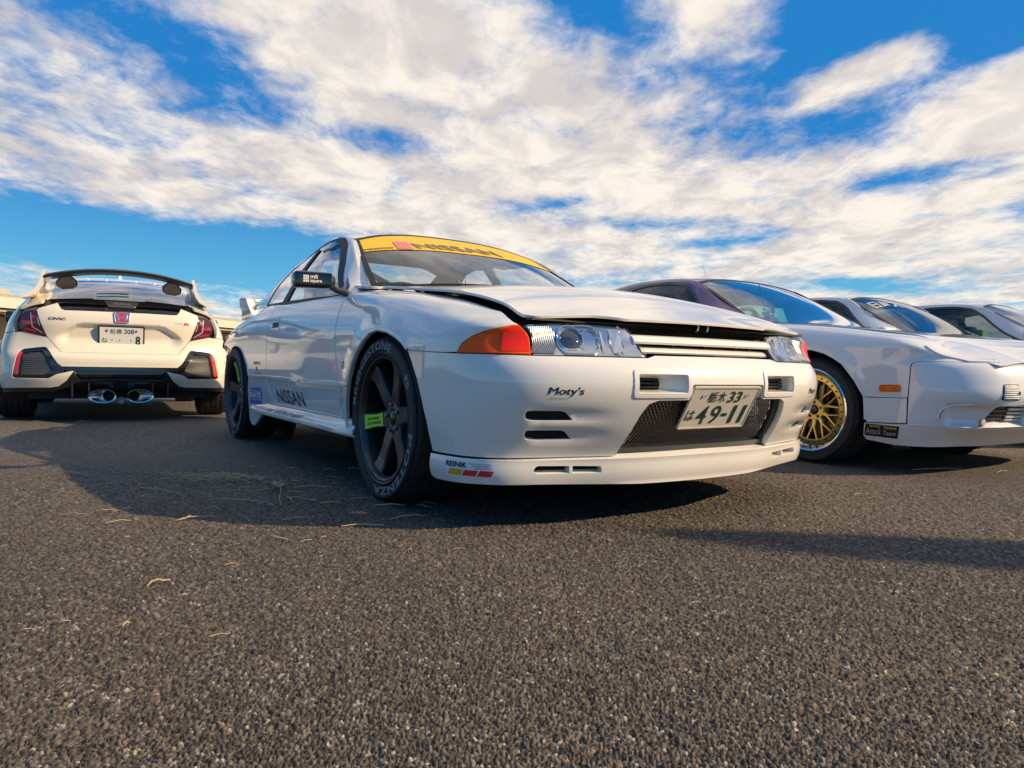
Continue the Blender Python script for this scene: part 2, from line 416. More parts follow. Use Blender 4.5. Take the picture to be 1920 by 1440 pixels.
def _cv_net():
    G = []
    for s, x, y, nx, ny in CV_PLAN:
        f = float(np.clip((1.0 - s) / .3, 0, 1)); f = f * f * (3 - 2 * f); l = math.hypot(nx, ny)
        G.append([(x - nx / l * (f * a + (1 - f) * b), y - ny / l * (f * a * .75 + (1 - f) * b), v) for v, a, b in zip(CV_V, _CVF, _CVSd)])
    return Net([p[0] for p in CV_PLAN], CV_V, G)
_CVN = _cv_net()
def _cv_half(u, v):
    P = _CVN(u, v)
    y, z = P[:, 1], P[:, 2]
    zt = np.interp(y, [0, .29, .33, .46, .52], [.829, .829, .822, .742, .70])
    m = (1 - sstep(-.034, .012, z - zt)) * sstep(.60, .72, z) * (1 - sstep(.38, .50, y))
    P[:, 0] += .042 * m
    P[:, 0] -= .022 * sstep(.595, .575, z) * sstep(.45, .53, z) * (1 - sstep(.4, .7, y)) * .6
    return P
CVB = mirror_half(_cv_half)
def CV_OUT(P):
    c = P.copy(); c[:, 0] = np.clip(P[:, 0], .9, 3.4); c[:, 1] = 0; c[:, 2] = .55
    return P - c
def cvs(y):
    return math.copysign(float(np.interp(abs(y), [p[2] for p in CV_PLAN[:9]], [p[0] for p in CV_PLAN[:9]])), y)
CV_GH = [(.10, .72, .93, .58, .985, 1.000), (.24, .74, .95, .565, 1.035, 1.065), (.45, .77, .965, .560, 1.115, 1.150), (.70, .795, .975, .560, 1.195, 1.235), (1.0, .81, .98, .560, 1.270, 1.308), (1.4, .82, .98, .565, 1.315, 1.352),
    (1.9, .82, .97, .565, 1.325, 1.362), (2.4, .82, .96, .57, 1.29, 1.325), (2.8, .815, .95, .60, 1.17, 1.20), (3.15, .80, .93, .66, .99, 1.02), (3.4, .79, .90, .70, .86, .90)]
# ---------------------------------------------------------------- materials
MATS = {}
def mat(name, col, rough=.5, metal=0., coat=0., coat_r=.03, spec=.5, trans=0., ior=1.45, emit=None, alpha=1., fn=None):
    if name in MATS: return MATS[name]
    m = bpy.data.materials.new(name); m.use_nodes = True
    b = m.node_tree.nodes['Principled BSDF']
    b.inputs['Base Color'].default_value = (*col, 1)
    b.inputs['Roughness'].default_value = rough
    b.inputs['Metallic'].default_value = metal
    b.inputs['Coat Weight'].default_value = coat
    b.inputs['Coat Roughness'].default_value = coat_r
    b.inputs['Specular IOR Level'].default_value = spec
    b.inputs['Transmission Weight'].default_value = trans
    b.inputs['IOR'].default_value = ior
    if emit: b.inputs['Emission Color'].default_value = (*emit, 1); b.inputs['Emission Strength'].default_value = 1
    if fn: fn(NT(m.node_tree), b, m)
    MATS[name] = m
    return m
def _grime(scale, amt, dark):
    def fn(N, b, m):
        tc = N.n('ShaderNodeTexCoord')
        nz = N.n('ShaderNodeTexNoise', i={0: tc.outputs['Object'], 'Scale': scale, 'Detail': 6, 'Roughness': .65})
        f = N.sm(nz.outputs[0], .42, .75, 0, amt)
        c = tuple(b.inputs['Base Color'].default_value)
        N.t.links.new(N.mix(f, c, (*dark, 1)), b.inputs['Base Color'])
        r = b.inputs['Roughness'].default_value
        N.t.links.new(N.sm(nz.outputs[0], .3, .8, r, min(1, r + .12)), b.inputs['Roughness'])
    return fn
def _paint(N, b, m):
    tc = N.n('ShaderNodeTexCoord')
    nz = N.n('ShaderNodeTexNoise', i={0: tc.outputs['Object'], 'Scale': 260., 'Detail': 2})
    bp = N.n('ShaderNodeBump', i={'Strength': .012, 'Distance': .002, 'Height': nz.outputs[0]})
    N.t.links.new(bp.outputs[0], b.inputs['Coat Normal'])
    n2 = N.n('ShaderNodeTexNoise', i={0: tc.outputs['Object'], 'Scale': 5., 'Detail': 7, 'Roughness': .7})
    c = tuple(b.inputs['Base Color'].default_value)
    N.t.links.new(N.mix(N.sm(n2.outputs[0], .45, .8, 0, .16), c, (c[0] * .86, c[1] * .83, c[2] * .77, 1)), b.inputs['Base Color'])
    N.t.links.new(N.sm(n2.outputs[0], .4, .85, .004, .03), b.inputs['Coat Roughness'])
    b.inputs['Coat IOR'].default_value = 1.62; b.inputs['Specular IOR Level'].default_value = .25
WHITE = mat('white_paint', (.73, .73, .72), .32, coat=1., fn=_paint)
PEARL = mat('pearl_white_paint', (.74, .725, .675), .3, coat=1., fn=_paint)
CREAM = mat('cream_white_paint', (.74, .685, .56), .3, coat=1., fn=_paint)
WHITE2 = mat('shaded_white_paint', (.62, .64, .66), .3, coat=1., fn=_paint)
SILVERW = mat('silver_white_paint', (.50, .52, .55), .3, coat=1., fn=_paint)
PURPLE = mat('purple_paint', (.10, .032, .15), .3, metal=.3, coat=1., fn=_paint)
BLACK = mat('black_plastic', (.012, .012, .013), .42, fn=_grime(9, .35, (.05, .047, .042)))
SATIN = mat('satin_black', (.016, .016, .018), .3, coat=.4)
GLOSSB = mat('gloss_black', (.008, .008, .009), .12, coat=1.)
VOID = mat('dark_cavity', (.008, .008, .008), .9)
UNDER = mat('underbody', (.02, .019, .018), .8)
RUBBER = mat('tyre_rubber', (.022, .022, .024), .62, fn=_grime(14, .5, (.06, .055, .05)))
SEAL = mat('rubber_seal', (.012, .012, .013), .55)
RIMG = mat('gunmetal_rim', (.072, .072, .080), .38, metal=.75, coat=.25, fn=_grime(20, .4, (.03, .028, .026)))
RIMD = mat('dark_rim_barrel', (.022, .022, .025), .35, metal=.6)
GOLD = mat('gold_rim', (.62, .44, .13), .28, metal=.95, coat=.3)
POLISH = mat('polished_alloy', (.75, .74, .72), .12, metal=1.)
CHROME = mat('chrome', (.80, .80, .80), .06, metal=1.)
STEEL = mat('dull_steel', (.30, .30, .31), .38, metal=1.)
ALU = mat('cast_aluminium', (.42, .42, .42), .42, metal=.9)
LIME = mat('lime_sticker', (.46, .80, .02), .4)
INK = mat('black_ink', (.012, .012, .014), .4)
WHITEINK = mat('white_lettering', (.62, .62, .62), .55)
TYREINK = mat('tyre_lettering', (.30, .30, .30), .7, fn=_grime(60, .7, (.12, .12, .12)))
YELLOW = mat('yellow_band', (.80, .47, .003), .45)
BLUEINK = mat('blue_sticker', (.06, .05, .50), .4)
REDINK = mat('red_sticker', (.66, .03, .02), .4)
ORANGEINK = mat('amber_sticker', (.72, .36, .02), .4)
PINKINK = mat('pink_sticker', (.80, .30, .32), .5)
GREYINK = mat('grey_print', (.24, .25, .28), .5)
PLATEW = mat('plate_white', (.66, .61, .52), .32, coat=.3, fn=_grime(30, .3, (.40, .36, .30)))
PLATEG = mat('plate_green', (.008, .05, .028), .4)
CLOTH = mat('dark_trim', (.03, .029, .03), .8)
GREYTRIM = mat('grey_trim', (.16, .15, .14), .85)
HEADLIN = mat('pale_headlining', (.36, .33, .30), .9)
SEATC = mat('seat_cloth', (.025, .025, .03), .85)
CREAMS = mat('cream_seat', (.55, .50, .42), .7)
RED = mat('red_emblem', (.62, .01, .02), .25, coat=1.)
def glass(name, tint, refl=1.0, opac=0.):
    """Thin car glass: straight-through tinted transmission under a sharp reflection."""
    m = bpy.data.materials.new(name); m.use_nodes = True
    t = m.node_tree; t.nodes.clear(); N = NT(t)
    out = N.n('ShaderNodeOutputMaterial')
    tr = N.n('ShaderNodeBsdfTransparent', i={0: (*tint, 1)})
    gl = N.n('ShaderNodeBsdfGlossy', i={0: (1, 1, 1, 1), 'Roughness': .012})
    geo = N.n('ShaderNodeNewGeometry')
    dt = N.n('ShaderNodeVectorMath', operation='DOT_PRODUCT', i={0: geo.outputs['Normal'], 1: geo.outputs['Incoming']})
    c = N.m('SUBTRACT', 1., N.m('ABSOLUTE', dt.outputs['Value']), clamp=True)
    f = N.m('MULTIPLY', N.m('ADD', .043, N.m('MULTIPLY', N.m('POWER', c, 5.), .957)), 1.5 * refl, clamp=True)
    mx = N.n('ShaderNodeMixShader', i={0: f, 1: tr.outputs[0], 2: gl.outputs[0]})
    t.links.new(mx.outputs[0], out.inputs[0])
    return m
GLASS = glass('windscreen_glass', (.90, .90, .87))
GLASST = glass('tinted_glass', (.45, .50, .50))
GLASSD = glass('dark_glass', (.06, .07, .08))
GLASSC = glass('dim_green_glass', (.42, .52, .54), .75)
GLASSB = glass('blue_green_glass', (.50, .66, .66), 1.3)
LAMPGLASS = glass('lamp_glass', (.96, .97, .97), .7)
LENS = mat('clear_lens', (1, 1, 1), .02, trans=1., ior=1.35)
def _amberlens(N, b, m):
    tc = N.n('ShaderNodeTexCoord')
    wv = N.n('ShaderNodeTexWave', wave_type='BANDS', bands_direction='DIAGONAL', i={0: tc.outputs['Object'], 'Scale': 60.})
    bp = N.n('ShaderNodeBump', i={'Strength': .2, 'Distance': .001, 'Height': wv.outputs['Fac']})
    N.t.links.new(bp.outputs[0], b.inputs['Normal'])
AMBER = mat('amber_lens', (1.0, .11, .003), .35, coat=.22, spec=.15, fn=_amberlens)
REFLECTOR = mat('lamp_reflector', (.66, .66, .66), .2, metal=1.)
def _flute(N, b, m):
    tc = N.n('ShaderNodeTexCoord')
    wv = N.n('ShaderNodeTexWave', wave_type='BANDS', bands_direction='Y', i={0: tc.outputs['Object'], 'Scale': 48.})
    bp = N.n('ShaderNodeBump', i={'Strength': .55, 'Distance': .002, 'Height': wv.outputs['Fac']})
    N.t.links.new(bp.outputs[0], b.inputs['Normal'])
FLUTED = mat('fluted_glass', (.26, .27, .28), .34, metal=.9, fn=_flute)
AMBER2 = mat('orange_lens', (.80, .13, .008), .22, coat=1.)
REDL = mat('red_lens', (.55, .012, .012), .12, coat=1., trans=.2)
REFRED = mat('bright_red_reflector', (.85, .03, .015), .2, coat=1.)
SMOKE = mat('smoked_red_lens', (.06, .008, .022), .1, coat=1.)
GREYLENS = mat('grey_lens', (.12, .12, .13), .12, coat=1.)

# ---------------------------------------------------------------- object helpers
def link(o, parent=None):
    COL.objects.link(o)
    if parent is not None: o.parent = parent
    return o
def tag(o, label=None, cat=None, group=None, kind=None):
    if label: o['label'] = label
    if cat: o['category'] = cat
    if group: o['group'] = group
    if kind: o['kind'] = kind
    return o
def empty(name, loc=(0, 0, 0), rz=0., parent=None):
    o = bpy.data.objects.new(name, None); o.empty_display_size = .2
    link(o, parent); o.location = loc; o.rotation_euler = (0, 0, rz)
    return o
def mesh(name, V, Fs, m, parent=None, smooth=None, mi=None, normals=None):
    me = bpy.data.meshes.new(name)
    me.from_pydata([tuple(v) for v in V], [], [tuple(f) for f in Fs])
    ms = m if isinstance(m, (list, tuple)) else [m]
    for q in ms: me.materials.append(q)
    if mi is not None: me.polygons.foreach_set('material_index', np.array(mi, dtype=np.int32))
    if smooth is True: me.polygons.foreach_set('use_smooth', np.ones(len(me.polygons), dtype=bool))
    elif smooth is not None and smooth is not False:   # angle
        me.polygons.foreach_set('use_smooth', np.ones(len(me.polygons), dtype=bool))
        me.update(); me.set_sharp_from_angle(angle=math.radians(smooth))
    me.update()
    if normals is not None:
        me.polygons.foreach_set('use_smooth', np.ones(len(me.polygons), dtype=bool))
        me.normals_split_custom_set_from_vertices([tuple(n) for n in normals])
    o = bpy.data.objects.new(name, me)
    return link(o, parent)

class MB:
    """Collects simple solids into one mesh."""
    def __init__(s): s.V = []; s.F = []; s.M = []; s.cur = 0
    def add(s, V, Fs):
        k = len(s.V); s.V += [tuple(v) for v in V]; s.F += [tuple(i + k for i in f) for f in Fs]; s.M += [s.cur] * len(Fs); return s
    def box(s, c, d, R=None, bev=0.):
        c = Vector(c); h = [q / 2 for q in d]
        if bev <= 0:
            V = [Vector((x * h[0], y * h[1], z * h[2])) for x in (-1, 1) for y in (-1, 1) for z in (-1, 1)]
            Fs = [(0, 1, 3, 2), (4, 6, 7, 5), (0, 4, 5, 1), (2, 3, 7, 6), (0, 2, 6, 4), (1, 5, 7, 3)]
        else:
            bm = bmesh.new(); bmesh.ops.create_cube(bm, size=1)
            for v in bm.verts: v.co = Vector((v.co.x * d[0], v.co.y * d[1], v.co.z * d[2]))
            bmesh.ops.bevel(bm, geom=bm.edges[:], offset=bev, segments=3, profile=.5, affect='EDGES')
            bm.verts.index_update(); V = [v.co.copy() for v in bm.verts]; Fs = [[v.index for v in f.verts] for f in bm.faces]; bm.free()
        if R is not None: V = [R @ v for v in V]
        return s.add([v + c for v in V], Fs)
    def tube(s, pts, r, n=10, cap=True, up=None):
        pts = [Vector(p) for p in pts]; k = len(pts)
        rs = r if isinstance(r, (list, tuple)) else [r] * k
        V = []; prev = None
        for i, p in enumerate(pts):
            t = (pts[min(i + 1, k - 1)] - pts[max(i - 1, 0)]).normalized()
            if prev is None:
                a = Vector(up) if up else (Vector((0, 0, 1)) if abs(t.z) < .9 else Vector((1, 0, 0)))
            else: a = prev
            u = (a - t * a.dot(t)).normalized(); w = t.cross(u); prev = u
            for j in range(n):
                q = 2 * math.pi * j / n
                V.append(p + (u * math.cos(q) + w * math.sin(q)) * rs[i])
        Fs = [(i * n + j, i * n + (j + 1) % n, (i + 1) * n + (j + 1) % n, (i + 1) * n + j) for i in range(k - 1) for j in range(n)]
        if cap: Fs += [tuple(range(n))[::-1], tuple((k - 1) * n + j for j in range(n))]
        return s.add(V, Fs)
    def lathe(s, prof, n=48, axis='y', c=(0, 0, 0), closed=False):
        """prof: (radius, along axis)."""
        V = []
        for r, a in prof:
            for j in range(n):
                q = 2 * math.pi * j / n; x, z = r * math.cos(q), r * math.sin(q)
                V.append(Vector(c) + Vector({'y': (x, a, z), 'x': (a, x, z), 'z': (x, z, a)}[axis]))
        k = len(prof)
        Fs = [(i * n + j, i * n + (j + 1) % n, (i + 1) * n + (j + 1) % n, (i + 1) * n + j) for i in range(k - 1) for j in range(n)]
        return s.add(V, Fs)
    def prism(s, poly, a, b, M=None):
        """poly in xy extruded from z=a to z=b, then moved by M."""
        n = len(poly)
        V = [Vector((x, y, a)) for x, y in poly] + [Vector((x, y, b)) for x, y in poly]
        Fs = [tuple(range(n))[::-1], tuple(range(n, 2 * n))] + [(i, (i + 1) % n, n + (i + 1) % n, n + i) for i in range(n)]
        if M is not None: V = [M @ v for v in V]
        return s.add(V, Fs)
    def build(s, name, m, parent=None, smooth=None):
        me_mi = s.M if isinstance(m, (list, tuple)) else None
        o = mesh(name, s.V, s.F, m, parent, smooth, me_mi)
        bm = bmesh.new(); bm.from_mesh(o.data); bmesh.ops.recalc_face_normals(bm, faces=bm.faces); bm.to_mesh(o.data); bm.free()
        if smooth is not None and smooth is not True: o.data.set_sharp_from_angle(angle=math.radians(smooth))
        return o

def rpoly(P, r=.01, n=4):
    """Polygon with rounded corners; r: one radius or one per corner."""
    P = [np.array(p, float) for p in P]; k = len(P); out = []
    for i, p in enumerate(P):
        rr = r[i] if isinstance(r, (list, tuple)) else r
        a, b = P[i - 1] - p, P[(i + 1) % k] - p
        la, lb = np.linalg.norm(a), np.linalg.norm(b)
        d = min(rr, la * .49, lb * .49)
        if d < 1e-5: out.append(tuple(p)); continue
        A, B = p + a / la * d, p + b / lb * d
        for j in range(n + 1):
            t = j / n
            out.append(tuple((1 - t) ** 2 * A + 2 * t * (1 - t) * p + t * t * B))
    return out
def curve_poly(P, n=6):
    """Open polyline smoothed by Catmull-Rom."""
    P = [np.array(p, float) for p in P]; out = []
    for i in range(len(P) - 1):
        a, b, c, d = P[max(i - 1, 0)], P[i], P[i + 1], P[min(i + 2, len(P) - 1)]
        for j in range(n):
            t = j / n
            out.append(tuple(.5 * (2 * b + (c - a) * t + (2 * a - 5 * b + 4 * c - d) * t * t + (3 * b - a - 3 * c + d) * t ** 3)))
    out.append(tuple(P[-1]))
    return out
def densify(P, d):
    out = []
    for i, p in enumerate(P):
        q = P[(i + 1) % len(P)]
        L = math.hypot(q[0] - p[0], q[1] - p[1]); k = max(1, int(math.ceil(L / d)))
        for j in range(k): out.append((p[0] + (q[0] - p[0]) * j / k, p[1] + (q[1] - p[1]) * j / k))
    return out
def inpoly(pts, P):
    P = np.array(P); x, y = pts[:, 0], pts[:, 1]
    r = np.zeros(len(pts), bool)
    x0, y0 = P[:, 0], P[:, 1]; x1, y1 = np.roll(x0, -1), np.roll(y0, -1)
    for a, b, c, d in zip(x0, y0, x1, y1):
        if b == d: continue
        m = ((b > y) != (d > y)) & (x < (c - a) * (y - b) / (d - b) + a)
        r ^= m
    return r
def edgedist(pts, P):
    P = np.array(P); Q = np.roll(P, -1, axis=0); best = np.full(len(pts), 1e9)
    for a, b in zip(P, Q):
        e = b - a; t = np.clip(((pts - a) @ e) / max(e @ e, 1e-12), 0, 1)
        best = np.minimum(best, np.hypot(*(pts - (a + t[:, None] * e)).T))
    return best
def tri2d(outer, holes, step):
    loops = [densify(outer, step)] + [densify(h, step) for h in holes]
    O = np.array(loops[0]); mn, mx = O.min(0), O.max(0)
    nx, ny = max(2, int((mx[0] - mn[0]) / step)), max(2, int((mx[1] - mn[1]) / step))
    gx = np.linspace(mn[0], mx[0], nx + 1); gy = np.linspace(mn[1], mx[1], ny + 1)
    G = np.stack(np.meshgrid(gx, gy), -1).reshape(-1, 2)
    G = G[inpoly(G, loops[0])]
    for h in loops[1:]:
        if len(G): G = G[~inpoly(G, h)]
    for l in loops:
        if len(G): G = G[edgedist(G, l) > step * .45]
    V = []; E = []
    for l in loops:
        k = len(V); n = len(l); V += [Vector(p) for p in l]; E += [(k + i, k + (i + 1) % n) for i in range(n)]
    V += [Vector(p) for p in G]
    v, e, f, ov, oe, of = delaunay_2d_cdt(V, E, [], 0, 1e-6)
    v2 = np.array([tuple(q) for q in v])
    f = np.array([q for q in f if len(q) == 3])
    c = v2[f].mean(1)
    ok = inpoly(c, loops[0])
    for h in loops[1:]: ok &= ~inpoly(c, h)
    f = f[ok]
    ring = []
    back = {}
    for i, o in enumerate(ov):
        for q in o: back[q] = i
    k = 0
    for l in loops:
        ring.append([back[k + i] for i in range(len(l))]); k += len(l)
    return v2, f, ring
def panel(name, F, OUT, outer, holes=(), m=None, parent=None, step=.04, thick=.012, lift=0., rim=True, hole_depth=None, hole_mat=None):
    """A sheet cut to an outline on surface F, with turned-in edges and exact surface normals."""
    v2, f, rings = tri2d(outer, list(holes), step)
    P = F(v2[:, 0], v2[:, 1]); Nn = nrm(F, v2[:, 0], v2[:, 1], OUT)
    P = P + Nn * lift
    a, b, c = P[f[:, 0]], P[f[:, 1]], P[f[:, 2]]
    fl = np.sum(np.cross(b - a, c - a) * Nn[f].mean(1), axis=1) < 0
    f = f.copy(); f[fl] = f[fl][:, ::-1]
    V = list(P); NN = list(Nn); Fs = [tuple(q) for q in f]; MI = [0] * len(Fs)
    if rim:
        for ri, r in enumerate(rings):
            dep = thick if ri == 0 or hole_depth is None else hole_depth
            base = len(V); n = len(r)
            pts = P[r]; nn = Nn[r]
            nx = np.roll(pts, -1, 0) - np.roll(pts, 1, 0)
            side = np.cross(nx, nn); side /= np.maximum(np.linalg.norm(side, axis=1), 1e-9)[:, None]
            # side must point away from the sheet: compare with the mean of neighbours for the outer loop
            cen = pts.mean(0)
            if np.mean(np.sum(side * (pts - cen), axis=1)) < 0: side = -side
            if ri > 0: side = -side
            b1 = pts - nn * .0012 + side * .0010
            b2 = pts - nn * dep
            nA = nn * .75 + side * .66; nA /= np.linalg.norm(nA, axis=1)[:, None]
            V += list(pts) + list(b1); NN += list(nn) + list(nA)
            V += list(b1) + list(b2); NN += list(nA * .3 + side) + list(side)
            mi = 0 if ri == 0 or hole_mat is None else 1
            for i in range(n):
                j = (i + 1) % n
                for o1, o2 in ((0, n), (2 * n, 3 * n)):
                    q = (base + o1 + i, base + o1 + j, base + o2 + j, base + o2 + i)
                    g = np.cross(V[q[1]] - V[q[0]], V[q[3]] - V[q[0]])
                    if np.dot(g, NN[q[0]] + NN[q[2]] + side[i]) < 0: q = q[::-1]
                    Fs.append(q); MI.append(mi if o1 else 0)
    ms = [m, hole_mat] if hole_mat is not None else m
    return mesh(name, V, Fs, ms, parent, normals=NN, mi=MI)
def M2(P, s):   # outline on the other side
    return [(p[0] * s, p[1]) for p in P]

# ---------------------------------------------------------------- lettering: flat text meshes, then bent onto surfaces
_TX = {}
def text2d(body, bold=0.0, spacing=1., shear=0., res=3):
    key = (body, bold, spacing, shear, res)
    if key in _TX: return _TX[key]
    cu = bpy.data.curves.new('lettering', 'FONT')
    cu.body = body; cu.size = 1; cu.offset = bold; cu.space_character = spacing; cu.shear = shear; cu.resolution_u = res
    cu.align_x = 'LEFT'; cu.fill_mode = 'BOTH'
    o = bpy.data.objects.new('lettering', cu); COL.objects.link(o)
    dg = bpy.context.evaluated_depsgraph_get(); dg.update()
    me = bpy.data.meshes.new_from_object(o.evaluated_get(dg))
    V = np.array([v.co[:2] for v in me.vertices]) if len(me.vertices) else np.zeros((1, 2))
    Fs = [tuple(p.vertices) for p in me.polygons]
    bpy.data.objects.remove(o); bpy.data.curves.remove(cu); bpy.data.meshes.remove(me)
    mn, mx = V.min(0), V.max(0)
    _TX[key] = (((V - mn) / np.maximum(mx - mn, 1e-6)), Fs)
    return _TX[key]
def lettering(name, body, F, OUT, quad, m, parent, lift=.0009, bold=0.0, spacing=1., shear=0., thick=0., res=3):
    """Text filling the quad (bottom-left, bottom-right, top-right, top-left) in surface coordinates."""
    T, Fs = text2d(body, bold, spacing, shear, res)
    return decal(name, T, Fs, F, OUT, quad, m, parent, lift)
def decal(name, T, Fs, F, OUT, quad, m, parent, lift=.0018):
    q = np.array(quad, float); s, t = T[:, :1], T[:, 1:2]
    uv = q[0] * (1 - s) * (1 - t) + q[1] * s * (1 - t) + q[2] * s * t + q[3] * (1 - s) * t
    P = F(uv[:, 0], uv[:, 1]); n = nrm(F, uv[:, 0], uv[:, 1], OUT)
    P = P + n * lift
    return mesh(name, P, Fs, m, parent)
def planeF(o, ux, uy):
    o, ux, uy = np.array(o, float), np.array(ux, float), np.array(uy, float)
    def F(u, v):
        u = np.atleast_1d(np.asarray(u, float)); v = np.atleast_1d(np.asarray(v, float))
        return o + u[:, None] * ux + v[:, None] * uy
    return F
def facing(d):
    d = np.array(d, float)
    return lambda P: np.broadcast_to(d, P.shape)
# ---------------------------------------------------------------- ground
def _hash(ix, iy, k):
    h = (ix.astype(np.int64) * 374761393 + iy.astype(np.int64) * 668265263 + k * 974711) & 0x7fffffff
    h = (h ^ (h >> 13)) * 1274126177 & 0x7fffffff
    h = h ^ (h >> 16)
    return (h & 0xffff) / 65535.0
def stones(X, Y, cell, seed):
    """Loose chippings set in tar: height, id value and roundness of the nearest stone."""
    gx, gy = X / cell, Y / cell
    ix, iy = np.floor(gx), np.floor(gy)
    b1 = np.full(X.shape, 9.); b2 = np.full(X.shape, 9.); idv = np.zeros(X.shape); hv = np.zeros(X.shape)
    for dx in (-1, 0, 1):
        for dy in (-1, 0, 1):
            cx, cy = ix + dx, iy + dy
            px = cx + .5 + (_hash(cx, cy, seed) - .5) * .9; py = cy + .5 + (_hash(cx, cy, seed + 1) - .5) * .9
            r = .75 + .5 * _hash(cx, cy, seed + 2)
            a = _hash(cx, cy, seed + 3) * 6.283; ex = 1 + .55 * _hash(cx, cy, seed + 5)
            ux, uy = gx - px, gy - py
            d = np.hypot((ux * np.cos(a) + uy * np.sin(a)) / ex, (uy * np.cos(a) - ux * np.sin(a)) * 1.1) / r
            new = d < b1
            b2 = np.where(new, b1, np.minimum(b2, d))
            idv = np.where(new, _hash(cx, cy, seed + 7), idv); hv = np.where(new, _hash(cx, cy, seed + 9), hv)
            b1 = np.where(new, d, b1)
    edge = np.clip((b2 - b1) * 2.2, 0, 1)
    return edge, idv, hv, b1
def build_ground():
    A0 = math.radians(52)
    th = np.concatenate([np.linspace(-math.pi, -A0, 40)[:-1], np.linspace(-A0, A0, 1120), np.linspace(A0, math.pi, 40)[1:-1]])
    r = np.concatenate([[.05, .3, .55], .62 * np.exp(np.arange(0, math.log(5.2 / .62), .0023)), np.geomspace(5.25, 1500, 60)])
    T, R = np.meshgrid(th, r)
    X = R * np.sin(T); Y = R * np.cos(T) - .15
    fine = (1 - sstep(3.6, 5.0, R)) * (1 - sstep(A0 - .05, A0, np.abs(T))) * sstep(.55, .62, R)
    e1, id1, h1, d1 = stones(X, Y, .0067, 11)
    # a little flattened by traffic: tops level, gaps deep
    top = .0042 * h1 + .0018 * (1 - np.clip(d1, 0, 1) ** 2)
    Zs = (-.0066 + np.minimum(e1 * 1.35, 1) ** .7 * (.0034 + top))
    # shallow dips of the surface itself
    Zw = .002 * np.sin(X * 2.1 + 1.3 * np.sin(Y * 1.7)) * np.sin(Y * 1.9 + .4)
    Z = np.where(fine > 0, Zs * fine + (-.0006) * (1 - fine), -.0006) + Zw * (1 - sstep(4.5, 7, R)) - .0015
    n, m_ = X.shape
    V = np.stack([X, Y, Z], -1).reshape(-1, 3)
    i, j = np.meshgrid(np.arange(n - 1), np.arange(m_), indexing='ij')
    j2 = (j + 1) % m_
    Q = np.stack([i * m_ + j, i * m_ + j2, (i + 1) * m_ + j2, (i + 1) * m_ + j], -1).reshape(-1, 4)[:, ::-1]
    me = bpy.data.meshes.new('asphalt_ground')
    me.vertices.add(len(V)); me.vertices.foreach_set('co', V.ravel().astype(np.float32))
    me.loops.add(Q.size); me.loops.foreach_set('vertex_index', Q.ravel().astype(np.int32))
    me.polygons.add(len(Q)); me.polygons.foreach_set('loop_start', (np.arange(len(Q)) * 4).astype(np.int32))
    me.polygons.foreach_set('use_smooth', np.ones(len(Q), bool))
    at = me.attributes.new('stone_tone', 'FLOAT', 'POINT'); at.data.foreach_set('value', id1.ravel().astype(np.float32))
    at = me.attributes.new('stone_near', 'FLOAT', 'POINT'); at.data.foreach_set('value', fine.ravel().astype(np.float32))
    at = me.attributes.new('tar_gap', 'FLOAT', 'POINT'); at.data.foreach_set('value', np.clip(1 - e1 * 2.2, 0, 1).ravel().astype(np.float32))
    me.update(calc_edges=True); me.validate()
    m = bpy.data.materials.new('asphalt'); m.use_nodes = True
    N = NT(m.node_tree); b = m.node_tree.nodes['Principled BSDF']
    geo = N.n('ShaderNodeNewGeometry'); P = geo.outputs['Position']
    tone = N.n('ShaderNodeAttribute', attribute_name='stone_tone').outputs['Fac']
    near = N.n('ShaderNodeAttribute', attribute_name='stone_near').outputs['Fac']
    gap = N.n('ShaderNodeAttribute', attribute_name='tar_gap').outputs['Fac']
    vo = N.n('ShaderNodeTexVoronoi', i={0: P, 'Scale': 150.})
    vs = N.n('ShaderNodeSeparateColor', i={0: vo.outputs['Color']}).outputs[0]
    tt = N.m('ADD', N.m('MULTIPLY', tone, near), N.m('MULTIPLY', vs, N.m('SUBTRACT', 1., near)))
    stops = [(0, (.036, .032, .029)), (.3, (.070, .060, .051)), (.62, (.115, .098, .081)), (.90, (.160, .138, .114)), (.965, (.26, .235, .20)), (.99, (.42, .39, .34))]
    stone = N.ramp(tt, stops)
    grain = N.n('ShaderNodeTexNoise', i={0: P, 'Scale': 900., 'Detail': 3})
    stone = N.mix(.35, stone, grain.outputs[0], 'OVERLAY')
    col = N.mix(N.m('MULTIPLY', gap, N.m('MULTIPLY', near, .75)), stone, (.020, .018, .017, 1))
    # broad wear: tyre-polished and dusty patches, a few oil and rust spots
    w1 = N.n('ShaderNodeTexNoise', i={0: P, 'Scale': .9, 'Detail': 6, 'Roughness': .6})
    col = N.mix(N.sm(w1.outputs[0], .35, .7), col, N.mix(1., col, (1.28, 1.22, 1.12, 1), 'MULTIPLY'))
    w2 = N.n('ShaderNodeTexNoise', i={0: P, 'Scale': 3.3, 'Detail': 4, 'Roughness': .55})
    col = N.mix(N.sm(w2.outputs[0], .60, .78, 0, .45), col, (.045, .036, .03, 1))
    w3 = N.n('ShaderNodeTexNoise', i={0: P, 'Scale': 4.7, 'Detail': 3})
    col = N.mix(N.sm(w3.outputs[0], .735, .80, 0, .6), col, (.10, .04, .012, 1))
    N.t.links.new(col, b.inputs['Base Color'])
    b.inputs['Roughness'].default_value = .78
    b.inputs['Specular IOR Level'].default_value = .35
    hb = N.n('ShaderNodeTexNoise', i={0: P, 'Scale': 700., 'Detail': 2})
    hh = N.m('ADD', N.m('MULTIPLY', vo.outputs['Distance'], N.m('SUBTRACT', 1., near)), N.m('MULTIPLY', hb.outputs[0], .25))
    bp = N.n('ShaderNodeBump', i={'Strength': .8, 'Distance': .004, 'Height': hh})
    N.t.links.new(bp.outputs[0], b.inputs['Normal'])
    me.materials.append(m)
    o = bpy.data.objects.new('asphalt_ground', me); link(o)
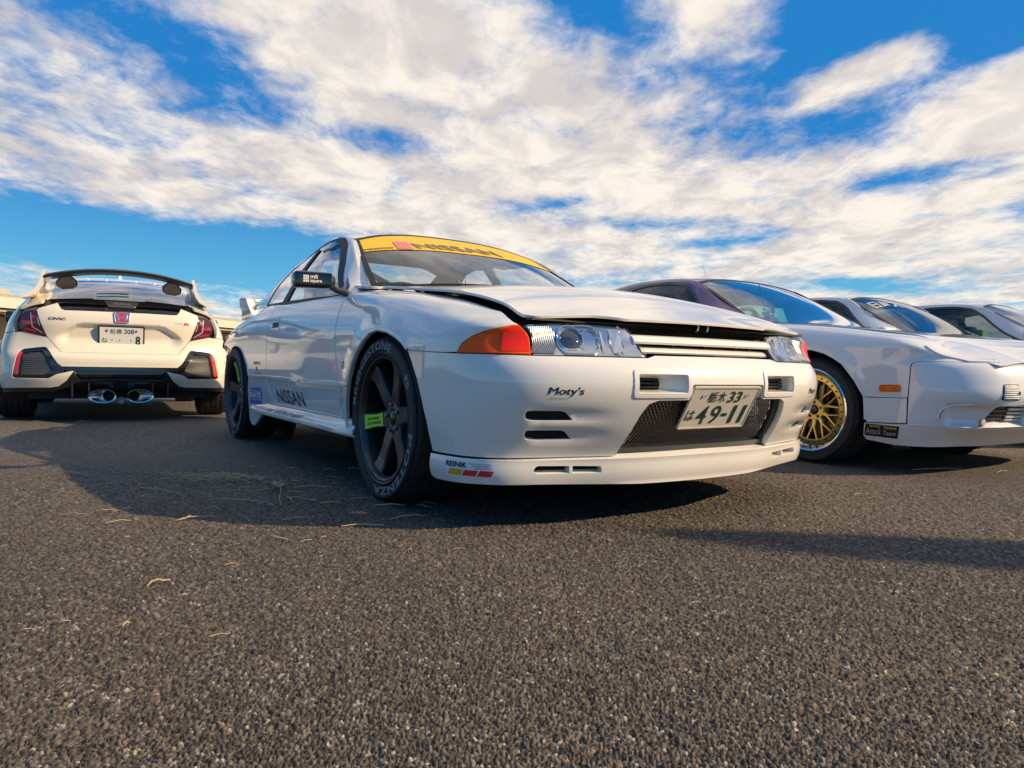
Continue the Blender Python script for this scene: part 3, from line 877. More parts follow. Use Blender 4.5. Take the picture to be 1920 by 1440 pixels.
    tag(o, 'dark coarse asphalt of the parking lot with tan chippings', 'ground', kind='structure')
build_ground()

# ---------------------------------------------------------------- the long low building far left
def build_shed():
    wall = mat('beige_render', (.50, .42, .30), .85, fn=_grime(1.2, .5, (.36, .29, .2)))
    fas = mat('pale_green_fascia', (.50, .56, .47), .6, fn=_grime(2, .4, (.38, .40, .33)))
    roofm = mat('roof_sheet', (.34, .33, .31), .6, fn=_grime(2, .4, (.2, .18, .16)))
    dk = mat('shed_opening', (.05, .055, .04), .8)
    shut = mat('roller_shutter', (.36, .33, .26), .55, fn=_grime(3, .4, (.26, .23, .18)))
    a = Vector((-21.6, 29.0)); d = Vector((4.3, 15.0)).normalized()
    root = empty('pit_building', (a.x, a.y, 0), math.atan2(d.y, d.x))
    tag(root, 'long low beige building with overhanging flat roof beyond the left hatchback', 'building')
    # local: x along the front, front face at y=0 looking to -y (right hand side towards the cars)
    L0, L1 = -14, 46
    w = MB(); w.box(((L0 + L1) / 2, 3.2, 1.15), (L1 - L0, 6, 2.3)); w.build('wall', wall, root)
    r = MB(); r.box(((L0 + L1) / 2, 2.3, 2.98), (L1 - L0 + 1, 8.6, .16)); r.build('roof', roofm, root)
    f = MB(); f.box(((L0 + L1) / 2, -2.06, 2.72), (L1 - L0 + 1, .12, .42)); f.build('fascia', fas, root)
    f = MB(); f.box(((L0 + L1) / 2, .2, 2.42), (L1 - L0 + .6, 4.3, .1)); f.build('soffit', mat('soffit_board', (.55, .47, .34), .8), root)
    q = MB(); q.box((.7, 1.6, 3.28), (1.5, 2.0, .45)); q.build('roof_box', wall, root)
    base = None
    for k in range(14):
        x = L0 + 2.2 + k * 4.2
        p = MB(); p.box((x, -1.95, 1.18), (.16, .16, 2.36)); p.build('post', fas, root)
        g = MB()
        for j in range(11): g.box((x + 2.1, .185, .12 + j * .18), (2.9, .03, .165))
        g.build('roller_door', shut if k % 3 else dk, root)
build_shed()
# ---------------------------------------------------------------- wheels
def tyre_mesh(name, R, rim, w, parent, m=RUBBER, grooves=4):
    """Tyre along y, outer face at y=-w/2."""
    h = w / 2; s = R - rim; pr = []
    pr += [(rim - .004, -h + .022), (rim + .003, -h + .010), (rim + .010, -h + .004), (rim + s * .18, -h - .005), (rim + s * .70, -h - .005), (rim + s * .715, -h - .0062), (rim + s * .735, -h - .0062), (rim + s * .75, -h - .004), (rim + s * .82, -h + .001),
           (R - .014, -h + .009), (R - .008, -h + .013), (R - .003, -h + .021), (R, -h + .032)]
    gw = (w - .075) / grooves
    for k in range(grooves):
        y = -h + .0375 + gw * (k + .5)
        pr += [(R, y - .0052), (R - .007, y - .004), (R - .007, y + .004), (R, y + .0052)]
    pr += [(R, h - .032), (R - .003, h - .021), (R - .012, h - .010), (rim + s * .5, h), (rim, h - .012)]
    b = MB(); b.lathe(pr, 96)
    return b.build(name, m, parent, smooth=40)
def ring_prof(rim, w, off=0.):
    h = w / 2
    return [(rim + .008, -h + .006), (rim + .010, -h - .002), (rim + .004, -h - .006), (rim - .004, -h - .003), (rim - .008, -h + .006), (rim - .012, -h + .03), (rim - .03, -h + .07), (rim - .035, h - .05), (rim - .01, h - .01), (rim + .006, h)]
def polarF(y0, sgn=1, ydish=None):
    """u = angle, v = radius on the wheel's outer face (y = y0)."""
    def F(u, v):
        u = np.atleast_1d(np.asarray(u, float)); v = np.atleast_1d(np.asarray(v, float))
        y = np.full(u.shape, y0) if ydish is None else ydish(v)
        return np.stack([v * np.cos(u), y, v * np.sin(u)], 1)
    return F
def arc_text(name, body, a0, a1, r0, r1, y, parent, m, bold=.02):
    """Letters round the sidewall from angle a0 to a1 (degrees), baseline at r0, tops at r1."""
    T, Fs = text2d(body, bold, 1.1, 0, 2)
    F = polarF(y)
    u = np.radians(a0 + (a1 - a0) * T[:, 0]); v = r0 + (r1 - r0) * T[:, 1]
    return mesh(name, F(u, v), Fs, m, parent)
def spoke_wheel(parent, R, rim, w, sticker=True, rot=0.):
    """Dark six-spoke wheel, outer face towards -y."""
    wh = empty('wheel', (0, 0, 0), parent=parent)
    t = tyre_mesh('tyre', R, rim, w, wh)
    h = w / 2
    b = MB(); b.lathe(ring_prof(rim, w), 96); b.build('rim_barrel', RIMD, wh, smooth=40)
    b = MB(); b.lathe([(rim - .006, -h + .004), (rim - .009, -h + .0005), (rim - .016, -h + .003), (rim - .022, -h + .014), (rim - .024, -h + .03)], 96); b.build('rim_lip', RIMG, wh, smooth=40)
    # spokes: each a bent, tapering bar from hub to barrel
    sp = []
    for k in range(6):
        q = MB()
        stn = [(.058, .038, .040, .052), (.085, .034, .034, .050), (.12, .031, .030, .042), (.16, .032, .027, .036), (.19, .035, .022, .034), (rim - .028, .040, .012, .050)]
        V = []
        for rr, hw, fr, th in stn:
            y0 = -h + fr + .006
            V += [(rr, y0, hw * .80), (rr, y0 + .006, hw), (rr, y0 + th, hw * 1.02), (rr, y0 + th, -hw * 1.02), (rr, y0 + .006, -hw), (rr, y0, -hw * .80)]
        n = 6
        Fs = [(i * n + j, i * n + (j + 1) % n, (i + 1) * n + (j + 1) % n, (i + 1) * n + j) for i in range(len(stn) - 1) for j in range(n)] + [tuple(range(6)), tuple(range(30, 36))]
        a = math.radians(60 * k) + rot
        Rm = Matrix.Rotation(-a, 3, 'Y')
        q.add([Rm @ Vector(v) for v in V], Fs)
        q.build('spoke', RIMG, wh, smooth=35)
    b = MB(); b.lathe([(.0, -h + .052), (.030, -h + .052), (.034, -h + .046), (.046, -h + .044), (.068, -h + .048), (.080, -h + .058), (.084, -h + .10), (.0, -h + .11)], 40); b.build('hub', RIMG, wh, smooth=35)
    b = MB(); b.lathe([(.0, -h + .040), (.020, -h + .041), (.027, -h + .045), (.029, -h + .06)], 28); b.build('centre_cap', SATIN, wh, smooth=40)
    for k in range(5):
        a = math.radians(72 * k + 20) + rot
        b = MB(); b.lathe([(0, -h + .036), (.0075, -h + .036), (.0095, -h + .040), (.010, -h + .056)], 6, c=(.052 * math.cos(a), 0, .052 * math.sin(a))); b.build('lug_nut', STEEL, wh)
    # brake disc and caliper behind
    b = MB(); b.lathe([(.06, -h + .13), (.155, -h + .13), (.155, -h + .155), (.06, -h + .155)], 48); b.build('brake_disc', STEEL, wh, smooth=35)
    b = MB(); b.lathe([(0, -h + .150), (rim - .03, -h + .150)], 48); b.build('inner_shade', VOID, wh)
    if sticker:
        a0 = math.radians(sticker) 
        def F(u, v):
            u = np.atleast_1d(np.asarray(u, float)); v = np.atleast_1d(np.asarray(v, float))
            fr = np.interp(u, [.058, .085, .12, .16, .19, rim - .028], [.040, .034, .030, .027, .022, .012]) + .006
            x, z = u * math.cos(a0) - v * math.sin(a0), u * math.sin(a0) + v * math.cos(a0)
            return np.stack([x, -h + fr, z], 1)
        o = facing((0, -1, 0))
        st = panel('lime_sticker', F, o, [(.080, -.0265), (.125, -.0240), (.165, -.0250), (rim - .030, -.0305), (rim - .030, .0305), (.165, .0250), (.125, .0240), (.080, .0265)], m=LIME, parent=wh, step=.02, lift=.0016, rim=False)
        lettering('sticker_lettering', 'VOLK RACING', F, o, [(rim - .045, .004), (.095, .004), (.095, .015), (rim - .045, .015)], INK, wh, lift=.0026, bold=.03, shear=.2)
        lettering('sticker_lettering', 'RAYS ENGINEERING', F, o, [(rim - .05, -.014), (.105, -.014), (.105, -.004), (rim - .05, -.004)], INK, wh, lift=.0026, bold=.02, shear=.2)
    return wh

# ---------------------------------------------------------------- the white coupe
def build_skyline():
    YAW = -.99328966
    car = empty('white_coupe', (.22554036, 3.16899186, 0), YAW)
    tag(car, 'white coupe with black six-spoke wheels, amber corner lamps and yellow windscreen band', 'car')
    B, OUT = SKB, SK_OUT
    P = lambda name, outer, holes=(), m=PEARL, **k: panel(name, B, OUT, outer, holes, m, k.pop('parent', car), **k)
    both = (-1, 1)
    # ---- bumper
    half = [(0, .476), (.172, .476), (.182, .470), (.186, .425), (.31, .424), (.345, .412), (.366, .380), (.415, .239), (1.122, .239), (1.141, .335), (1.170, .405), (1.21, .478), (1.255, .535), (1.291, .573), (1.00, .5605), (.745, .557), (.335, .557), (.30, .566), (0, .567)]
    left = half; right = M2(half, -1)
    outer = left + right[::-1][1:-1]
    def duct(s): return rpoly([(s * .198, .447), (s * .198, .507), (s * .393, .507), (s * .393, .447)], .008)
    def slot(s, z0, z1, a, b): return rpoly([(s * a, z0), (s * (a + .03), z1), (s * b, z1), (s * (b + .003), z0)], [.008, .020, .0155, .0155])
    holes = []
    for s in both:
        holes += [duct(s), slot(s, .359, .390, .598, .758), slot(s, .296, .328, .594, .762)]
    bump = P('front_bumper', outer, holes, step=.016, thick=.02, hole_depth=.022)
    for s in both:
        # raised lip round the brake duct, tunnel floor with louvres
        ring = rpoly([(s * .182, .433), (s * .182, .521), (s * .409, .521), (s * .409, .433)], .014)
        panel('duct_frame', B, OUT, ring, [rpoly([(s * .198, .447), (s * .198, .507), (s * .393, .507), (s * .393, .447)], .008)], PEARL, bump, step=.02, thick=.010, lift=.004)
        panel('duct_back', B, OUT, [(s * .262, .44), (s * .262, .515), (s * .41, .515), (s * .41, .44)], m=VOID, parent=bump, step=.05, lift=-.060, rim=False)
        b = MB()
        def at(u, v, d): return offset(B, d, OUT)(np.array([u * s]), np.array([v]))[0]
        b.add([at(.196, .446, -.004), at(.196, .508, -.004), at(.275, .508, -.062), at(.275, .446, -.062)], [(0, 1, 2, 3)])
        for v in (.446, .508): b.add([at(.196, v, -.004), at(.395, v, -.004), at(.395, v, -.062), at(.275, v, -.062)], [(0, 1, 2, 3)])
        b.add([at(.395, .446, -.004), at(.395, .508, -.004), at(.395, .508, -.062), at(.395, .446, -.062)], [(0, 1, 2, 3)])
        b.build('duct_wall', PEARL, bump)
        for k in range(3):
            z = .458 + k * .019
            panel('louvre', B, OUT, [(s * .285, z), (s * .285, z + .007), (s * .392, z + .007), (s * .392, z)], m=BLACK, parent=bump, step=.05, lift=-.045, thick=.012)
        panel('vent_back', B, OUT, [(s * .58, .285), (s * .58, .40), (s * .79, .40), (s * .79, .285)], m=VOID, parent=bump, step=.05, lift=-.020, rim=False)
        # stickers
        q = [(-.690, .434), (-.580, .434), (-.580, .464), (-.690, .464)] if s < 0 else [(.560, .432), (.665, .432), (.665, .462), (.560, .462)]
        lettering('sponsor_lettering', "Moty's", B, OUT, q, INK, bump, bold=.0, shear=.2)
        lettering('sponsor_lettering', "Moty's", B, OUT, [(a + .0016, b_) for a, b_ in q], INK, bump, lift=.0011, bold=.0, shear=.2)
        z = q[0][1] - .007
        lettering('sponsor_small_print', 'LUBRICANT TECHNOLOGY', B, OUT, [(q[0][0] + .004, z), (q[0][0] + .062, z), (q[0][0] + .062, z + .004), (q[0][0] + .004, z + .004)], INK, bump, res=1)
    # plate recess
    panel('plate_recess', B, OUT, [(-.185, .425), (-.18, .485), (.18, .485), (.185, .425)], m=PEARL, parent=bump, step=.04, lift=-.016, thick=.01)
    # black inner frame of the mouth
    mo = [(0, .474), (.172, .474), (.186, .425), (.31, .424), (.345, .412), (.366, .380), (.415, .236)]
    outer_m = mo + M2(mo, -1)[::-1][:-1]
    inn = [(0, .415), (.30, .412), (.335, .400), (.352, .375), (.396, .252)]
    inner_m = inn + M2(inn, -1)[::-1][:-1]
    panel('mouth_frame', B, OUT, outer_m, [inner_m], SATIN, bump, step=.03, lift=-.022, thick=.03)
    # expanded metal mesh
    mb = MB()
    MF = offset(B, -.045, OUT)
    nx, nz = 26, 9
    for k in range(nz + 1):
        for sgn in (0, 1):
            pts = []
            for i in range(nx * 2 + 1):
                u = -.42 + .84 * i / (nx * 2)
                zz = .238 + (.186 * (k + ((i + sgn) % 2)) / nz)
                hw = np.interp(zz, [.236, .38, .42], [.42, .372, .34])
                if abs(u) > hw or zz > .43: 
                    if len(pts) > 1: mb.tube(MF(np.array([p[0] for p in pts]), np.array([p[1] for p in pts])), .0019, 4, False)
                    pts = []
                    continue
                pts.append((u, zz))
            if len(pts) > 1: mb.tube(MF(np.array([p[0] for p in pts]), np.array([p[1] for p in pts])), .0019, 4, False)
    me = mb.build('mesh_grille', mat('bright_wire', (.72, .70, .64), .2, metal=1.), bump); me['kind'] = 'stuff'
    cool = MB()
    for k in range(13): cool.box((.70, 0, .235 + k * .018), (.05, .80, .004))
    cool.box((.655, 0, .33), (.05, .84, .26))
    cool.build('intercooler', mat('cooler_core', (.018, .018, .018), .6), bump)
    # ---- splitter lip
    lh = [(0, .1405), (.30, .1425), (.50, .148), (.73, .154), (.93, .156), (1.10, .151), (1.119, .160), (1.117, .234), (0, .236)]
    lo = lh + M2(lh, -1)[::-1][1:-1]
    lholes = []
    for s in both:
        lholes += [rpoly([(s * .468, .188), (s * .474, .214), (s * .588, .217), (s * .588, .190)], [.013, .008, .003, .003]), rpoly([(s * .600, .190), (s * .600, .217), (s * .725, .219), (s * .742, .204), (s * .730, .191)], [.003, .003, .008, .014, .008])]
    LPF = lambda u, v: B(u, v) + 0
    def LF(u, v):
        u = np.atleast_1d(np.asarray(u, float)); v = np.atleast_1d(np.asarray(v, float))
        d = .012 + .010 * np.sin(np.pi * np.clip((v - .145) / .09, 0, 1))
        return B(u, v) + nrm(B, u, v, OUT) * d[:, None]
    lip = panel('front_lip', LF, OUT, lo, lholes, PEARL, car, step=.018, thick=.05, hole_depth=.04)
    for s in both:
        panel('lip_vent_back', B, OUT, [(s * .45, .180), (s * .45, .226), (s * .75, .226), (s * .75, .180)], m=VOID, parent=lip, step=.05, lift=-.024, rim=False)
    panel('maker_sticker', LF, OUT, [(-1.045, .175), (-.866, .180), (-.862, .229), (-1.042, .226)], m=mat('sticker_white', (.72, .73, .75), .4), parent=lip, step=.03, lift=.0012, rim=False)
    lettering('maker_lettering', 'REINIK', LF, OUT, [(-1.040, .207), (-.965, .207), (-.965, .223), (-1.040, .223)], INK, lip, lift=.0024, bold=.03)
    for k, (tx, z) in enumerate((('TECHNOLOGIALLY SUPERVISED', .218), ('NISSAN MOTORSPORTS', .2115), ('REINIK SPORT', .205))):
        lettering('maker_small_print', tx, LF, OUT, [(-.960 + k * .01, z), (-.885, z), (-.885, z + .0042), (-.960 + k * .01, z + .0042)], INK, lip, lift=.0024, res=1)
    for k, mm in enumerate((ORANGEINK, REDINK, REDINK)):
        x = -1.034 + k * .050
        panel('colour_bar', LF, OUT, [(x, .182), (x + .044, .182), (x + .055, .201), (x + .011, .201)], m=mm, parent=lip, step=.05, lift=.0024, rim=False)
    # ---- number plate, leaning forward at the foot
    n = Vector((.142, 0, -.081)).normalized()
    ux = np.array((0, 1, 0)); uy = np.array((.081, 0, .142)) / .1635
    PF = planeF((.8955, 0, .395), ux, uy)
    po = facing(n)
    pl = panel('number_plate', PF, po, rpoly([(-.165, -.0825), (.165, -.0825), (.165, .0825), (-.165, .0825)], .006), m=PLATEW, parent=car, step=.05, thick=.006)
    for Q, lf in (([(-.161, -.0785), (.161, -.0785), (.161, .0785), (-.161, .0785)], .0022),):
        panel('plate_rim', PF, po, rpoly([(-.165, -.0825), (.165, -.0825), (.165, .0825), (-.165, .0825)], .006), [rpoly(Q, .005)], PLATEW, pl, step=.05, thick=.002, lift=lf)
    def ptext(tx, x0, x1, y0, y1, bold=.0, F=PF, o=po, par=None):
        return lettering('plate_characters', tx, F, o, [(x0, y0), (x1, y0), (x1, y1), (x0, y1)], PLATEG, par or pl, lift=.0016, bold=bold)
    ptext('栃', -.082, -.042, .022, .066, .012); ptext('木', -.036, .004, .022, .066, .012); ptext('33', .018, .082, .022, .066, .015)
    ptext('は', -.152, -.112, -.048, -.006, .01)
    ptext('4', -.098, -.052, -.064, .010, .008); ptext('9', -.034, .012, -.064, .010, .008); ptext('-', .022, .050, -.034, -.022, 0)
    ptext('1', .070, .088, -.064, .010, .01); ptext('1', .120, .138, -.064, .010, .01)
    for s in both:
        b = MB(); c = PF(np.array([s * .108]), np.array([.052]))[0]
        b.lathe([(0, -.004), (.007, -.003), (.008, .001)], 12, axis='x', c=c); b.build('plate_bolt', STEEL, pl, smooth=40)
    # ---- lamps
    for s in both:
        hl = [(.748, .6585), (.60, .6565), (.389, .648), (.356, .621), (.341, .564), (.736, .5625)]
        am = [(1.002, .5655), (.985, .588), (.955, .610), (.90, .634), (.84, .655), (.795, .668), (.772, .664), (.745, .5625)]
        H = M2(hl, s); A = M2(am, s)
        lamp = panel('headlamp', B, OUT, M2([(.755, .664), (.60, .6625), (.385, .654), (.350, .622), (.332, .558), (.738, .5565)], s), m=SEAL, parent=car, step=.03, lift=-.006, thick=.06)
        panel('reflector', B, OUT, H, m=REFLECTOR, parent=lamp, step=.03, lift=-.0035, rim=False)
        # fluted outer third and inner corner
        panel('fluted_glass', B, OUT, M2([(.744, .567), (.742, .656), (.672, .655), (.652, .609), (.668, .566)], s), m=FLUTED, parent=lamp, step=.03, lift=-.001, rim=False)
        # bezel running round both bowls, stepped mirrors inboard
        bz = [(.608 + .050 * math.cos(a), .610 + .0465 * math.sin(a)) for a in np.radians(np.linspace(-80, 80, 13))] + [(.545 + .046 * math.cos(a), .609 + .045 * math.sin(a)) for a in np.radians(np.linspace(100, 260, 13))]
        bz = np.array(bz + bz[:1]); b = MB(); b.tube(offset(B, .001, OUT)(s * bz[:, 0], np.clip(bz[:, 1], .566, .654)), .0028, 8, False); b.build('bowl_bezel', CHROME, lamp, smooth=60)
        for u0, u1, tilt in ((.497, .462, .012), (.460, .425, -.010), (.423, .385, .014)):
            b = MB(); q = [offset(B, d, OUT)(np.array([s * u]), np.array([v]))[0] for u, v, d in ((u0, .570, -.001), (u1, .570, -.001 - tilt), (u1, .644, -.006 - tilt), (u0, .648, -.004))]
            b.add(q, [(0, 1, 2, 3)]); b.build('stepped_mirror', CHROME, lamp)
        # projector and high beam bowls
        for su, sv, rad, kind in ((.608, .610, .044, 0), (.545, .609, .041, 1), (.470, .608, .038, 2)):
            c = B(np.array([s * su]), np.array([sv]))[0]; n = nrm(B, np.array([s * su]), np.array([sv]), OUT)[0]
            R3 = Vector(n).to_track_quat('X', 'Z').to_matrix()
            b = MB()
            if kind == 0: b.lathe([(rad, -.002), (rad * .98, .004), (rad * .90, .006), (rad * .86, .002), (rad * .84, -.012)], 40, axis='x')
            elif kind == 1: b.lathe([(rad, .001), (rad * .96, .004), (rad * .92, .001), (rad * .7, -.010), (rad * .3, -.016), (0, -.017)], 40, axis='x')
            else: b.lathe([(rad, .0), (rad * .7, -.008), (0, -.014)], 40, axis='x')
            o = b.build('bowl_ring' if kind == 0 else 'beam_bowl', CHROME, lamp, smooth=50)
            for v in o.data.vertices: v.co = R3 @ v.co + Vector(c)
            if kind == 0:
                b = MB(); b.lathe([(0, .010), (rad * .35, .0085), (rad * .6, .005), (rad * .78, 0), (rad * .84, -.006)], 40, axis='x')
                o = b.build('projector_lens', mat('projector_glass', (.03, .03, .035), .03, coat=1., spec=.9), lamp, smooth=True)
                for v in o.data.vertices: v.co = R3 @ v.co + Vector(c)
        panel('lens', B, OUT, H, m=LAMPGLASS, parent=lamp, step=.03, lift=.010, thick=.012)
        panel('corner_lamp', B, OUT, A, m=AMBER, parent=car, step=.015, lift=.004, thick=.02)
        panel('corner_lamp_core', B, OUT, M2([(.748, .567), (.845, .567), (.835, .648), (.795, .660), (.775, .658)], s), m=mat('deep_amber', (.80, .022, .001), .3, coat=.35, spec=.25), parent=lamp, step=.03, lift=.0052, rim=False)
        panel('corner_lamp_seal', B, OUT, [(p[0] + s * d[0], p[1] + d[1]) for p, d in zip(A, [(.012, -.003), (.010, .004), (.008, .006), (.004, .007), (.004, .008), (.002, .008), (-.006, .006), (-.002, -.006)])], m=SEAL, parent=car, step=.02, lift=-.004, thick=.02)
    # ---- grille bars
    gr = empty('grille', parent=car)
    for zc, hz in ((.6195, .0150), (.5855, .0112)):
        b = MB(); V = []; K = 18
        for i in range(K + 1):
            y = -.345 + .69 * i / K
            x = .838 - .10 * abs(y) ** 2
            V += [(x - .014, y, zc + hz), (x + .000, y, zc + hz * .35), (x + .009, y, zc - hz * .55), (x + .006, y, zc - hz), (x - .045, y, zc - hz * .4), (x - .05, y, zc + hz * .9)]
        b.add(V, [(i * 6 + j, i * 6 + (j + 1) % 6, (i + 1) * 6 + (j + 1) % 6, (i + 1) * 6 + j) for i in range(K) for j in range(6)] + [tuple(range(6)), tuple(range(K * 6, K * 6 + 6))])
        b.build('grille_bar', PEARL, gr, smooth=50)
    for y in (-.16, .0, .16):
        b = MB(); b.box((.80, y, .598), (.05, .006, .04)); b.build('grille_strut', SATIN, gr)
    for s in both:
        b = MB()
        b.add([(.836, s * .338, .563), (.800, s * .386, .645), (.74, s * .386, .645), (.74, s * .338, .563), (.840, s * .322, .563), (.802, s * .366, .642), (.74, s * .366, .642), (.74, s * .318, .563)],
              [(0, 1, 5, 4), (4, 5, 6, 7), (0, 3, 2, 1), (1, 2, 6, 5), (0, 4, 7, 3), (3, 7, 6, 2)])
        b.build('grille_end', PEARL, gr)
    b = MB(); b.box((.62, 0, .60), (.04, 1.2, .12)); b.box((.72, 0, .672), (.03, 1.36, .006)); b.build('radiator_support', mat('dark_engine_bay', (.02, .021, .016), .6), gr)
    b = MB()
    for y in (.02, .07): b.tube([(.765, y, .688), (.772, y, .676), (.768, y, .664), (.758, y, .660)], .004, 8)
    b.build('bonnet_hook', POLISH, gr, smooth=50)['kind'] = 'stuff'
    # ---- bonnet
    fr = [(-.690, .700), (-.66, .726), (-.60, .738), (-.45, .755), (-.40, .772), (-.35, .796), (-.2, .806), (0, .808), (.2, .806), (.35, .796), (.40, .772), (.45, .755), (.60, .738), (.66, .726), (.690, .700)]
    rear = [(.690, -.42), (.60, -.45), (.3, -.375), (0, -.35), (-.3, -.375), (-.60, -.45), (-.690, -.42)]
    up = lambda P: np.array([[0, 0, 1.]]).repeat(len(P), 0)
    hood = panel('bonnet', SKH, up, fr + rear, m=PEARL, parent=car, step=.03, thick=.010, lift=.006)
    panel('bonnet_badge', SKH, up, rpoly([(.012, .735), (.034, .735), (.034, .785), (.012, .785)], .01), m=STEEL, parent=hood, step=.01, lift=.004, thick=.004)
    panel('engine_bay', SKH, up, [(-.685, .705), (-.45, .74), (0, .78), (.45, .74), (.685, .705), (.70, -.48), (-.70, -.48)], m=VOID, parent=car, step=.06, lift=-.036, rim=False)
    b = MB(); b.lathe([(0, .012), (.008, .010), (.012, .004), (.013, 0)], 16, axis='z', c=(-.36, .03, .905)); b.build('washer_nozzle', CHROME, hood, smooth=50)
    # ---- cowl with wipers
    def CW(u, v):
        u = np.atleast_1d(np.asarray(u, float)); v = np.atleast_1d(np.asarray(v, float))
        return np.stack([v, u, .893 - .018 * (np.abs(u) / .72) ** 2.2 + (-.42 - v) * .10], 1)
    panel('cowl', CW, up, [(-.735, -.44), (-.60, -.44), (0, -.34), (.60, -.44), (.735, -.44), (.735, -.66), (.60, -.60), (.3, -.49), (0, -.455), (-.3, -.49), (-.60, -.60), (-.735, -.66)], m=PEARL, parent=car, step=.05, lift=-.006)
    for y0, y1 in ((-.58, -.02), (.02, .52)):
        b = MB(); ys_ = np.linspace(y0, y1, 5); q = SKWS(ys_ / .72, np.interp(np.abs(ys_), [0, .3, .5, .6], [-.438, -.452, -.480, -.512])); q[:, 2] += .002
        b.tube(q, .0035, 6); b.tube(q + np.array([.010, .02, .003]), .0025, 6); b.build('wiper', BLACK, car, smooth=50)
    # ---- wings, doors, flanks
    for s in both:
        arc = [(1.565 + .342 * math.cos(a), .310 + .342 * math.sin(a)) for a in np.radians(np.linspace(128, 12, 22))]
        arc_full = [(1.293, .577), (1.340, .605), (1.384, .6245), (1.45, .643), (1.538, .652), (1.61, .645), (1.682, .618), (1.75, .572), (1.800, .525), (1.845, .46), (1.872, .38), (1.882, .298)]
        wing = [(2.100, .955), (2.0, .952), (1.8, .950), (1.6, .947), (1.4, .944), (1.2, .932), (1.05, .91), (.95, .86), (.87, .775), (.80, .695), (.777, .674), (.80, .674), (.845, .661), (.90, .641), (.955, .617), (.990, .594), (1.007, .568), (1.05, .567), (1.293, .5765)]
        outer = wing + arc_full[1:] + [(1.932, .298), (2.033, .442), (2.066, .552), (2.098, .68), (2.104, .74), (2.125, .80), (2.16, .835), (2.20, .868), (2.18, .93)]
        w = panel('front_wing', B, OUT, M2(outer, s), m=PEARL, parent=car, step=.03, thick=.016)
        # rolled arch edge
        b = MB(); a = np.array(arc_full + [(1.885, .24)]); q = offset(B, -.001, OUT)(a[:, 0] * s, a[:, 1]); b.tube(q, .007, 8, False); b.build('arch_lip', PEARL, w, smooth=60)
        if s < 0:
            lettering('wing_badge', 'GT-R', B, OUT, [(-1.995, .500), (-1.925, .500), (-1.925, .535), (-1.995, .535)], GREYINK, w, bold=.03)
            lettering('wing_small_print', 'DUNLOP', B, OUT, [(-1.905, .362), (-1.830, .362), (-1.822, .377), (-1.90, .377)], GREYINK, w)
            lettering('wing_small_print', 'CUSCO', B, OUT, [(-1.885, .335), (-1.83, .335), (-1.825, .349), (-1.88, .349)], GREYINK, w)
        # door
        door = [(2.172, .868), (2.134, .805), (2.114, .74), (2.108, .68), (2.076, .552), (2.043, .442), (1.942, .298), (3.060, .289), (3.292, .43), (3.288, .555), (3.300, .713), (3.325, .80), (3.345, .868)]
        d = panel('door', B, OUT, M2(door, s), m=PEARL, parent=car, step=.04, thick=.016)
        hd = [(3.212, .758), (3.104, .754), (3.062, .694), (3.226, .694)]
        panel('handle_recess', B, OUT, M2(rpoly([(3.205, .695), (3.215, .755), (3.11, .752), (3.075, .695)], .008), s), m=SEAL, parent=d, step=.03, lift=.0008, rim=False)
        panel('handle', B, OUT, M2(rpoly([(3.214, .722), (3.220, .757), (3.106, .754), (3.085, .722)], .006), s), m=PEARL, parent=d, step=.03, lift=.007, thick=.008)
        panel('handle_rim', B, OUT, M2(rpoly([(3.236, .690), (3.222, .762), (3.100, .758), (3.055, .690)], .01), s), [M2(rpoly([(3.226, .696), (3.214, .756), (3.106, .752), (3.07, .696)], .008), s)], PEARL, d, step=.03, lift=.003, thick=.004)
        for a, b_ in ((2.062, 3.285), ):
            panel('side_moulding', B, OUT, M2([(a, .425), (a, .4425), (b_, .448), (b_, .433)], s), m=PEARL, parent=d, step=.03, lift=.012, thick=.013)
        panel('moulding_tip', B, OUT, M2([(1.836, .435), (1.862, .4415), (2.055, .4425), (2.055, .425), (1.88, .430)], s), m=PEARL, parent=w, step=.03, lift=.012, thick=.013)
        if s < 0:
            lettering('door_lettering', 'NISSAN', B, OUT, [(-3.005, .306), (-2.508, .306), (-2.584, .379), (-3.075, .380)], INK, d, bold=.02)
        # quarter panel
        ar = [(3.722, .43), (3.772, .505), (3.810, .535), (3.886, .588), (3.95, .614), (4.007, .630), (4.114, .639), (4.22, .628), (4.303, .592), (4.395, .521), (4.46, .43), (4.49, .33)]
        quarter = [(3.354, .868), (3.334, .80), (3.309, .713), (3.297, .555), (3.301, .434), (3.45, .432)] + ar + [(4.60, .33), (4.66, .50), (4.78, .56), (4.92, .575), (5.02, .64), (5.06, .72), (5.0, .95), (4.7, .97), (4.4, .97), (4.0, .95), (3.7, .90)]
        q = panel('quarter_panel', B, OUT, M2(quarter, s), m=PEARL, parent=car, step=.035, thick=.016)
        b = MB(); a = np.array(ar); qq = offset(B, -.001, OUT)(a[:, 0] * s, a[:, 1]); b.tube(qq, .006, 8, False); b.build('arch_lip', PEARL, q, smooth=60)
        panel('side_moulding', B, OUT, M2([(3.300, .433), (3.300, .448), (3.694, .447), (3.700, .433)], s), m=PEARL, parent=q, step=.03, lift=.010, thick=.011)
        if s < 0:
            for tx, u0, u1, z0, z1 in (('IMPUL', -3.597, -3.432, .512, .530), ('R', -3.545, -3.497, .472, .499), ('ENDLESS', -3.567, -3.405, .455, .463)):
                lettering('quarter_sticker', tx, B, OUT, [(u0, z0), (u1, z0), (u1, z1), (u0, z1)], INK, q, bold=.03)
        panel('tail_lamp', B, OUT, M2(rpoly([(4.72, .60), (4.86, .60), (5.0, .61), (5.0, .70), (4.86, .735), (4.70, .70)], .02), s), m=REDL, parent=q, step=.03, lift=.006, thick=.02)
